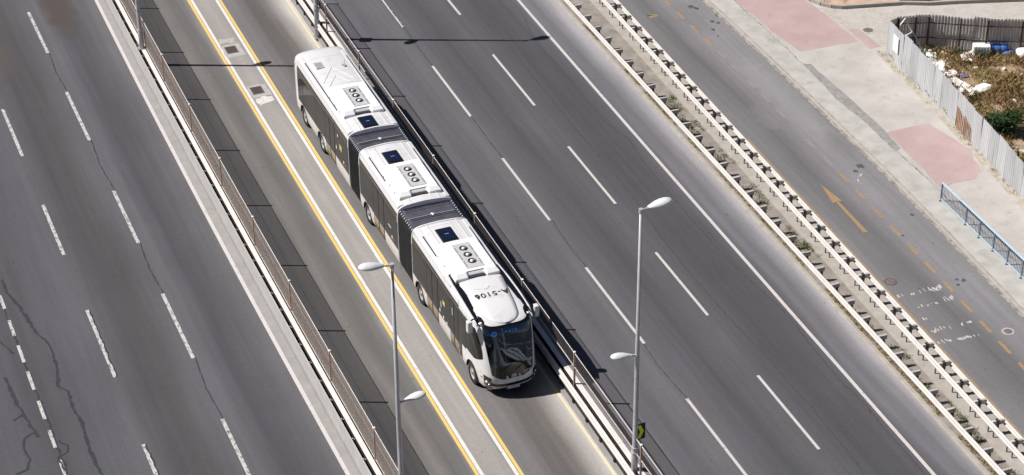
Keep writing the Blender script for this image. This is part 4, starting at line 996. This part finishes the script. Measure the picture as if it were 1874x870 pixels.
# wipers
for x0, x1 in ((-.05, -.62), (.62, .10)):
    z0, z1 = 1.50, 1.22
    p0 = Vector((x0, yfz(z0)-.03-.0, z0)); p1 = Vector((x1, yfz(z1)-.02+.10*abs(x1)**3, z1))
    wv = obj('wiper_arm', *tube([tuple(p0), tuple((p0+p1)/2+Vector((0, -.02, 0))), tuple(p1)], [.012, .010, .012], 6), 'bus_trim', bus)
# cab interior
obj('cab_floor', *boxm(-1.1, 1.1, -.8, 1.45, .93, .96), 'dark', bus)
obj('cab_bulkhead', *boxm(-1.2, 1.2, 1.30, 1.34, .96, 3.1), 'dark', bus)
db = bbox('dashboard', (-.86, .86, -1.10, -.55, 1.15, 1.38), 'dash', bus, .07, 3)
obj('dash_top', *boxm(-.8, -.15, -1.05, -.7, 1.382, 1.40), 'dash', db)
bbox('ticket_machine', (.0, .16, -.85, -.72, 1.38, 1.6), 'white_decal', db, .02, 2); bbox('dash_console', (-.45, -.2, -.75, -.6, 1.38, 1.55), 'bus_silver', db, .02, 2)
stw = lathe([(.24+.018*math.cos(a*math.pi/4), .018*math.sin(a*math.pi/4)) for a in range(9)], 20); obj('steering_wheel', *stw, 'bus_trim', bus, True, (.55, -.45, 1.62), (R(50), 0, 0))
for x, y in ((.55, .15), (-.6, .6), (.4, .95)):
    st = bbox('seat', (x-.24, x+.24, y-.25, y+.25, 1.3, 1.45), 'seatfab', bus, .05, 2); bbox('seat_back', (x-.23, x+.23, y+.18, y+.32, 1.4, 2.15), 'seatfab', st, .05, 2)
obj('gooseneck', *tube([(-.78, -.85, 1.4), (-.76, -.84, 1.75), (-.82, -.88, 1.98)], .012, 6), 'plate', bus)
bbox('red_case', (-.86, -.66, -.95, -.75, 1.40, 1.58), 'red', bus, .05, 2)
dsp = bbox('destination_display', (-.88, .88, -.80, -.70, 2.55, 2.95), 'bus_trim', bus, .02, 1)
txt('AKIA', .19, 'led', (.12, -.815, 2.76), (R(90), 0, 0), dsp, 1.45, .002, sx=1.0)
rg = ringobj('display_emblem', .11, .03, (-.62, -.81, 2.76), (R(90), 0, 0), 'led', dsp, 18, 1.15)
obj('display_mark', *tube([(-.07, -.05, .004), (0, .07, .004), (.07, -.05, .004)], .014, 5), 'led', dsp, False, (-.62, -.815, 2.75), (R(90), 0, 0))
# mirrors
for sg, y, z in ((-1, -.40, 3.16), (1, -.05, 2.98)):
    m_ = bbox('wing_mirror', (-.11, .11, -.13, .13, -.32, .20), 'bus_white', bus, .07, 4, (sg*1.53, y, z))
    obj('mirror_arm', *tube([(sg*-.40, .22, .02), (sg*-.2, .1, .18), (0, .02, .14)], .03, 7), 'bus_trim', m_)
    obj('mirror_glass', *boxm(-.075, .075, .131, .134, -.24, .14), 'gloss_black', m_)
# side glass, skirts, doors
DOORS = {'front': [(1.12, 2.52), (4.0, 5.42)], 'middle': [(11.1, 12.62)], 'rear': [(18.35, 19.85)]}
def side_glass(sec, y0, y1, doors, axles, side):
    cuts = [y0+.06]
    for a, b in sorted(doors): cuts += [a, b]
    cuts.append(y1-.06)
    for i in range(0, len(cuts), 2):
        a, b = cuts[i], cuts[i+1]
        n = max(1, round((b-a)/1.7))
        for k in range(n):
            p, q = a+(b-a)*k/n+.012, a+(b-a)*(k+1)/n-.012
            side_patch('side_window', p, q, 1.10, 2.90, 'bus_glass', side, .010, axles, sec)
            side_patch('skirt_panel', p, q, .33, 1.085, 'bus_silver', side, .008, axles, sec)
    for a, b in sorted(doors):
        mid = (a+b)/2
        for p, q in ((a+.015, mid-.008), (mid+.008, b-.015)):
            dr = side_patch('door_leaf', p, q, .34, 2.72, 'bus_trim', side, .009, axles, bus)
            side_patch('door_window', p+.05, q-.05, 1.16, 2.66, 'bus_glass', side, .016, axles, dr)
            side_patch('door_lower_pane', p+.05, q-.05, .42, 1.10, 'door_glass', side, .016, axles, dr)
        side_patch('door_header', a+.015, b-.015, 2.74, 2.9, 'bus_glass', side, .012, axles, sec)
for nm, o in (('front', front), ('middle', middle), ('rear', rear)):
    y0, y1, ax = SEC[nm]
    side_glass(o, y0, y1-(.5 if nm == 'rear' else 0), DOORS[nm] if nm != 'front' else [(1.5, 2.52), (4.0, 5.42)], ax, -1)
    side_glass(o, y0, y1-(.5 if nm == 'rear' else 0), [], ax, 1)
# front leaf of the first door lies on the shell side, drawn to its pillar
side_patch('front_door_leaf', 1.13, 1.49, .34, 2.72, 'bus_trim', -1, .010)
for y0, y1, sd in ((22.3, 24.3, -1),):
    for k in range(6): side_patch('louvre', 23.3, 24.35, 1.25+.2*k, 1.29+.2*k, 'bus_trim', sd, .022, (), rear)
# decals on the dark glass
for sec, y, z, w_, h_, mt in ((front, 3.6, 1.7, .05, .3, 'white_decal'), (front, 3.25, 1.95, .28, .22, 'yellow_decal'), (front, 3.75, 1.35, .10, .16, 'white_decal'), (front, 3.3, 1.25, .10, .12, 'white_decal'), (front, 2.9, 1.2, .1, .1, 'white_decal'), (front, 2.2, 2.2, .05, .35, 'white_decal'), (middle, 10.3, 1.75, .4, .06, 'white_decal'), (middle, 10.0, 1.35, .12, .14, 'white_decal'), (middle, 9.75, 1.35, .09, .10, 'redlamp'), (rear, 17.4, 1.95, .36, .3, 'yellow_decal'), (rear, 17.0, 1.4, .12, .13, 'white_decal'), (rear, 16.75, 1.35, .1, .10, 'redlamp'), (rear, 18.1, 1.65, .1, .18, 'white_decal'), (rear, 17.8, 2.4, .1, .14, 'white_decal'), (middle, 13.0, 1.15, .12, .07, 'amber'), (rear, 20.05, 1.15, .12, .07, 'amber'), (front, 5.75, 1.15, .12, .07, 'amber')):
    side_patch('decal' if mt not in ('redlamp', 'amber') else 'marker_lamp', y-w_/2, y+w_/2, z-h_/2, z+h_/2, mt, -1, .024, (), sec)
# underbody and wheels
for nm, (a, b) in (('front', (-1.0, 7.3)), ('middle', (9.2, 14.6)), ('rear', (16.25, 24.7))): obj('underbody', *boxm(-.88, .88, a, b, .28, 1.0), 'dark', bus)
TY = mesh('tyre', *lathe([(.30, -.15), (.44, -.15), (.475, -.12), (.48, -.06), (.48, .06), (.475, .12), (.44, .15), (.30, .15)], 32, 'x'), True)
RM = mesh('rim', *lathe([(.305, -.11), (.31, .10), (.29, .125), (.27, .10), (.22, .055), (.16, .045), (.15, .09), (.10, .10), (.0005, .10)], 24, 'x'), True)
HB = mesh('hub', *cat(cyl(.09, .07, .10, .15, 12, axis='x'), *[cyl(.016, .014, .045, .085, 6, c=(.19*math.cos(a*math.pi/5), .19*math.sin(a*math.pi/5)), axis='x') for a in range(10)]))
for y in AX:
    for sg in (-1, 1):
        wl = empty('wheel', (sg*1.12, y, .48)); wl.parent = bus
        if sg < 0: wl.rotation_euler = (0, 0, math.pi)
        link('tyre', TY, 'tyre', wl); link('rim', RM, 'rim', wl); link('hub', HB, 'hub', wl)
        V, F = [], []   # wheel-arch liner
        for i in range(17):
            a = math.pi*i/16; V += [(-.3, .62*math.cos(a), .62*math.sin(a)), (.175, .62*math.cos(a), .62*math.sin(a)), (.19, .57*math.cos(a), .57*math.sin(a))]
        for i in range(16): F += [(3*i, 3*i+1, 3*i+4, 3*i+3), (3*i+1, 3*i+2, 3*i+5, 3*i+4)]
        link('arch_liner', mesh('arch_liner', V, F), 'bus_trim', wl, (0, 0, -.01))
# bellows
def bellows(y0, y1):
    root = empty('bellows', (0, (y0+y1)/2, 0)); root.parent = bus
    ym = (y0+y1)/2
    def half(a, b, nm, mat, top, top_side=-1):
        V, F = [], []; nr = 11 if not top else 8; Y = [a+(b-a)*i/(2*nr) for i in range(2*nr+1)]
        zs = [.34, .6, 1.2, 1.8, 2.4, 2.7, 2.85, 2.96, 3.04] if not top else None
        for i, y in enumerate(Y):
            ins = .02 if i % 2 == 0 else .10
            if not top:
                L = [(interp(WZ, z)-ins, z) for z in zs]
                V += [(top_side*x, y-ym, z) for x, z in L]
            else:
                pr = [(-1.21, 3.02), (-1.18, 3.11), (-1.02, 3.145), (-.5, 3.155), (0, 3.16), (.5, 3.155), (1.02, 3.145), (1.18, 3.11), (1.21, 3.02)]
                V += [(x, y-ym, z-(.0 if i % 2 == 0 else .05)) for x, z in pr]
        n = 9
        for i in range(len(Y)-1):
            if top:
                for k in range(8): F.append((i*n+k, i*n+k+1, (i+1)*n+k+1, (i+1)*n+k))
            else:
                for k in range(8):
                    q = (i*n+k, i*n+k+1, (i+1)*n+k+1, (i+1)*n+k); F.append(q if top_side < 0 else q[::-1])
        return obj(nm, V, F, mat, root)
    for a, b in ((y0, ym), (ym, y1)):
        half(a, b, 'pleated_side', 'bellow', False, -1); half(a, b, 'pleated_side', 'bellow', False, 1); half(a, b, 'pleated_roof', 'bellow_top', True)
    obj('middle_frame', *cat(*[(lambda p, q: tube([p, q], .018, 5))((x0, 0, z0), (x1, 0, z1)) for (x0, z0), (x1, z1) in zip([(-1.2, 3.06), (-1.04, 3.15), (0, 3.17), (1.04, 3.15)], [(-1.04, 3.15), (0, 3.17), (1.04, 3.15), (1.2, 3.06)])]), 'unit_grey', root)
    for k in range(-6, 7):
        if k: obj('roof_rod', *tube([(-1.05, k*(y1-y0)*.072, 3.15), (0, k*(y1-y0)*.072, 3.168), (1.05, k*(y1-y0)*.072, 3.15)], .008, 4), 'rod', root)
    obj('frame_catch', *cat(boxm(-.03, .03, -.10, .10, 3.165, 3.19), boxm(-.09, .09, -.025, .025, 3.165, 3.197)), 'plate', root)
    for sx in (-1, 1):
        cl = mesh('edge_clip', *boxm(-.05, .05, -.018, .018, -.02, .05))
        n = 9
        for k in range(n): link('edge_clip', cl, 'unit_grey', root, (sx*1.19, (y0-ym)+.12+(y1-y0-.24)*k/(n-1), 3.09), (0, sx*R(48), 0))
    obj('floor_skirt', *boxm(-1.1, 1.1, y0-ym, y1-ym, .3, .5), 'dark', root)
bellows(7.35, 9.15); bellows(14.65, 16.2)
# raised lips where sections meet the bellows
for y in (7.30, 9.20, 14.60, 16.25):
    V, F = [], []
    prof = [(interp(WZ, z), z) for z in (2.5, 2.7, 2.85, 2.95, 3.03, 3.1, 3.16, 3.21, 3.25, 3.28, 3.305, 3.325, 3.34)]
    full = [(-x, z) for x, z in prof]+[(x, z) for x, z in prof[-2::-1]]
    for x, z in full:
        for dy in (-.04, .04): V += [(x*1.002, y+dy, z+.002), (x*1.012, y+dy, z+.022)]
    for i in range(len(full)-1):
        a, b = 4*i, 4*i+4
        F += [(a+1, a+3, b+3, b+1), (a, a+1, b+1, b), (a+2, b+2, b+3, a+3)]
    obj('end_frame', V, F, 'bus_white', bus)
# roof fittings
def roof_unit(yc):
    t = empty('roof_unit', (-.03, yc, 3.30)); t.parent = bus
    L, W_ = 1.42, 1.0
    V = [(-W_, -L, 0), (-.42, -L, 0), (-.36, -L+.16, 0), (.36, -L+.16, 0), (.42, -L, 0), (W_, -L, 0), (W_, L, 0), (-W_, L, 0)]
    top = [(-W_+.12, -L+.24, .24), (-.46, -L+.24, .24), (-.36, -L+.32, .24), (.36, -L+.32, .24), (.46, -L+.24, .24), (W_-.12, -L+.24, .24), (W_-.10, L-.10, .24), (-W_+.10, L-.10, .24)]
    md = [(x*.995, y+(.02 if y < 0 else -.01), .10) for x, y, z in V]
    VV = V+md+top; n = 8; F = [tuple(range(16, 24))]
    for b in (0, 8):
        for i in range(n): F.append((b+i, b+(i+1) % n, b+8+(i+1) % n, b+8+i))
    bm = bmesh.new(); vs = [bm.verts.new(v) for v in VV]
    for f in F: bm.faces.new([vs[i] for i in f])
    bmesh.ops.bevel(bm, geom=[e for e in bm.edges if not e.is_boundary], offset=.03, segments=3, affect='EDGES', profile=.5)
    me = bpy.data.meshes.new('housing'); bm.to_mesh(me); bm.free(); link('housing', me, 'bus_ac', t)
    obj('notch_box', *boxm(-.36, .36, -L+.02, -L+.15, .0, .07), 'dark', t)  # dark box added to blacken the front notch of the housing
    pn = bbox('fan_panel', (-.40, .40, -.95, 1.0, .245, .262), 'unit_grey', t, .006, 1, (.08, 0, 0))
    for sx in (-.34, .34):
        for y in (-.6, -.05, .5): obj('vent_slot', *boxm(sx-.035, sx+.035, y-.22, y+.22, .263, .268), 'sheet_grey', t, False, (.08, 0, 0))
    for k in range(3):
        y = .56-.52*k
        f = obj('fan', *lathe([(.175, .262), (.17, .30), (.15, .305), (.14, .27), (.001, .265)], 20), 'black', t, True, (.08, y, 0))
        obj('fan_cone', *lathe([(.085, .27), (.07, .30), (.03, .325), (.001, .33)], 12), 'bus_ac', t, True, (.08, y, 0))
        obj('fan_guard', *cat(*[boxm(-.165, .165, -.004, .004, .303, .308)], boxm(-.004, .004, -.165, .165, .303, .308)), 'sheet_grey', t, False, (.08, y, 0))
    for y in (-.8, -.1, .7): obj('fixing', *cyl(.025, .02, .02, .10, 8, c=(-W_-.01, y)), 'unit_grey', t)
def hatch(yc, x=-.10):
    t = empty('roof_hatch', (x, yc, 3.335)); t.parent = bus
    bbox('frame', (-.36, .36, -.54, .54, -.02, .04), 'bus_trim', t, .05, 4)
    bbox('pane', (-.30, .30, -.47, .47, .03, .062), 'hatch', t, .03, 3)
    obj('hatch_label', *boxm(-.09, .09, -.012, .012, .0625, .0645), 'unit_grey', t)
for y in (19.05, 11.1, 3.95): roof_unit(y)
for y in (16.85, 13.3, 6.15): hatch(y)
def seam(x0, y0, x1, y1, z=3.338, wd=.022, h=.012, mat='bus_silver', nm='roof_rib'):
    d = Vector((x1-x0, y1-y0, 0)); l = d.length; an = math.atan2(d.y, d.x)
    obj(nm, *boxm(0, l, -wd/2, wd/2, -.02, h), mat, bus, False, (x0, y0, z), (0, 0, an))
for a, b in ((16.3, 17.6), (12.55, 14.55), (9.25, 9.65), (5.4, 7.25)):
    for x in (-.62, .42, .72): seam(x, a, x, b, 3.315, .03, .012)
def roofz(x):
    x = abs(x)
    for (a, va), (b, vb) in zip(WZ[-8:], WZ[-7:]):
        if vb <= x <= va: return a+(b-a)*(va-x)/(va-vb)
    return 3.2
for pts in ([(-.87, 21.3), (0.0, 22.75), (.67, 21.3)], [(-.68, 20.9), (-.07, 21.85), (.41, 20.9)]):
    P = []
    for p, q in zip(pts, pts[1:]):
        for k in range(7): t = k/6; P.append((p[0]+(q[0]-p[0])*t, p[1]+(q[1]-p[1])*t))
    obj('roof_crease', *tube([(x, y, roofz(x)+.002) for x, y in P], .020, 6), 'bus_white', bus)
for pts in ([(-.72, 1.78), (-.05, 1.52), (.5, 2.05)],):
    P = []
    for p, q in zip(pts, pts[1:]):
        for k in range(7): t = k/6; P.append((p[0]+(q[0]-p[0])*t, p[1]+(q[1]-p[1])*t))
    obj('roof_crease', *tube([(x, y, (3.370-.05*abs(x/.93)**3) if y < 1.72 else max(roofz(x), 3.335)) for x, y in P], .016, 6), 'bus_white', bus)
for a in (17.0, 20.95, 22.2, 23.9, 13.9, 12.75, 9.5, 7.0, 5.6):
    obj('roof_seam', *tube([(x, a, roofz(x)-.004) for x in (-1.0, -.7, -.4, 0, .4, .7, 1.0)], .010, 5), 'seam_grey', bus)
# roof shoulders: long white fairings and the black slot at the front left/right
for sg in (-1, 1):
    for a, b in ((16.35, 24.4), (9.3, 14.5), (2.6, 7.2)):
        V, F = extr(lambda y: 0.0, [(sg*x, z) for x, z in ((1.25, 3.06), (1.235, 3.19), (1.18, 3.255), (1.06, 3.275), (.97, 3.28), (.97, 3.22))], a, b, 1.0); obj('roof_shoulder', V, F, 'bus_white', bus)
        if b-a > 4.5: obj('shoulder_slit', *extr(lambda y: 0.0, [(sg*x, z) for x, z in ((1.09, 3.268), (1.09, 3.278), (1.04, 3.284), (1.04, 3.274))], a+2.2, b-.7, 1.0), 'bus_trim', bus)
    # swept shoulder rail over the black slot
    P = [(sg*1.16, 3.3, 3.22), (sg*1.19, 2.2, 3.225), (sg*1.215, 1.0, 3.19), (sg*1.215, 0.0, 3.13), (sg*1.17, -.55, 3.03)]
    obj('swept_rail', *tube(P, [.05, .07, .075, .07, .03], 8), 'bus_white', bus, True)
    V, F = [], []
    for y, x0, x1, z in ((3.25, 1.02, 1.10, 3.27), (2.6, .93, 1.14, 3.275), (1.6, .91, 1.16, 3.265), (.6, .97, 1.18, 3.225), (-.1, 1.07, 1.19, 3.165), (-.4, 1.14, 1.19, 3.11)):
        V += [(sg*x0, y, z+.03), (sg*x1, y, z+.01)]
    for i in range(5): q = (2*i, 2*i+1, 2*i+3, 2*i+2); F.append(q if sg < 0 else q[::-1])
    obj('shoulder_slot', V, F, 'gloss_black', bus)
# bonnet tongue of the roof above the windscreen
V, F = [], []
NT_ = 22
for i in range(NT_+1):
    q = i/NT_; y = 2.3-3.02*(1-(1-q)**1.35)
    hw = .95-.30*((2.3-y)/2.6)
    if y < -.25: hw *= math.sqrt(max(.0, 1-((-.25-y)/.475)**2.4))
    hw = max(hw, .03)
    zc = 3.350+.018*min(1.0, max(0.0, (2.3-y)/.6)) if y > .5 else 3.368-.215*((.5-y)/1.22)**1.8
    for k in range(9): u = -1+k/4; V.append((u*hw, y, zc-.045*abs(u)**3))
    V += [(hw*1.02, y, zc-.15), (-hw*1.02, y, zc-.15)]
for i in range(NT_):
    for k in range(8): a = i*11+k; F.append((a, a+11, a+12, a+1))
    a = i*11; F += [(a+8, a+19, a+20, a+9), (a, a+10, a+21, a+11)]
obj('roof_tongue', V, F, 'bus_white', bus, True)
# rear roof: vent, antenna, crowned rear edge
vt = bbox('roof_vent', (-.22, .22, -.32, .32, 0, .035), 'bus_silver', bus, .015, 1, (-.55, 23.1, 3.325))
for k in range(6): obj('slat', *boxm(-.17, .17, -.25+.09*k, -.22+.09*k, .035, .045), 'sheet_grey', vt)
at = obj('antenna', *cat(cyl(.07, .05, 0, .05, 10), cyl(.012, .008, .05, .38, 6), cyl(.10, .10, .05, .075, 12, c=(-.05, .12))), 'unit_grey', bus, False, (.62, 22.6, 3.325))
for sg in (-1, 1): obj('rear_window_slit', *extr(lambda y: 0.0, [(sg*x, z) for x, z in ((1.24, 2.97), (1.20, 3.075), (1.18, 3.07), (1.2, 2.96))], 22.7, 24.2, 1.0), 'gloss_black', bus)
V, F = [], []
for k in range(13):
    z = .9+k*.17; x = interp(WZ, z)*.95; V += [(-x*.93, 24.975+.06*math.sin(k/12*math.pi), z), (x*.93, 24.975+.06*math.sin(k/12*math.pi), z)]
for k in range(12): F.append((2*k, 2*k+2, 2*k+3, 2*k+1))
obj('rear_window', V, F, 'bus_glass', bus, True)
bbox('rear_bumper', (-1.22, 1.22, 24.85, 25.08, .32, .80), 'bus_silver', bus, .08, 3)
for sg in (-1, 1): bbox('tail_light', (sg*1.05-.09, sg*1.05+.09, 24.93, 25.0, .9, 1.35), 'redlamp', bus, .03, 2)
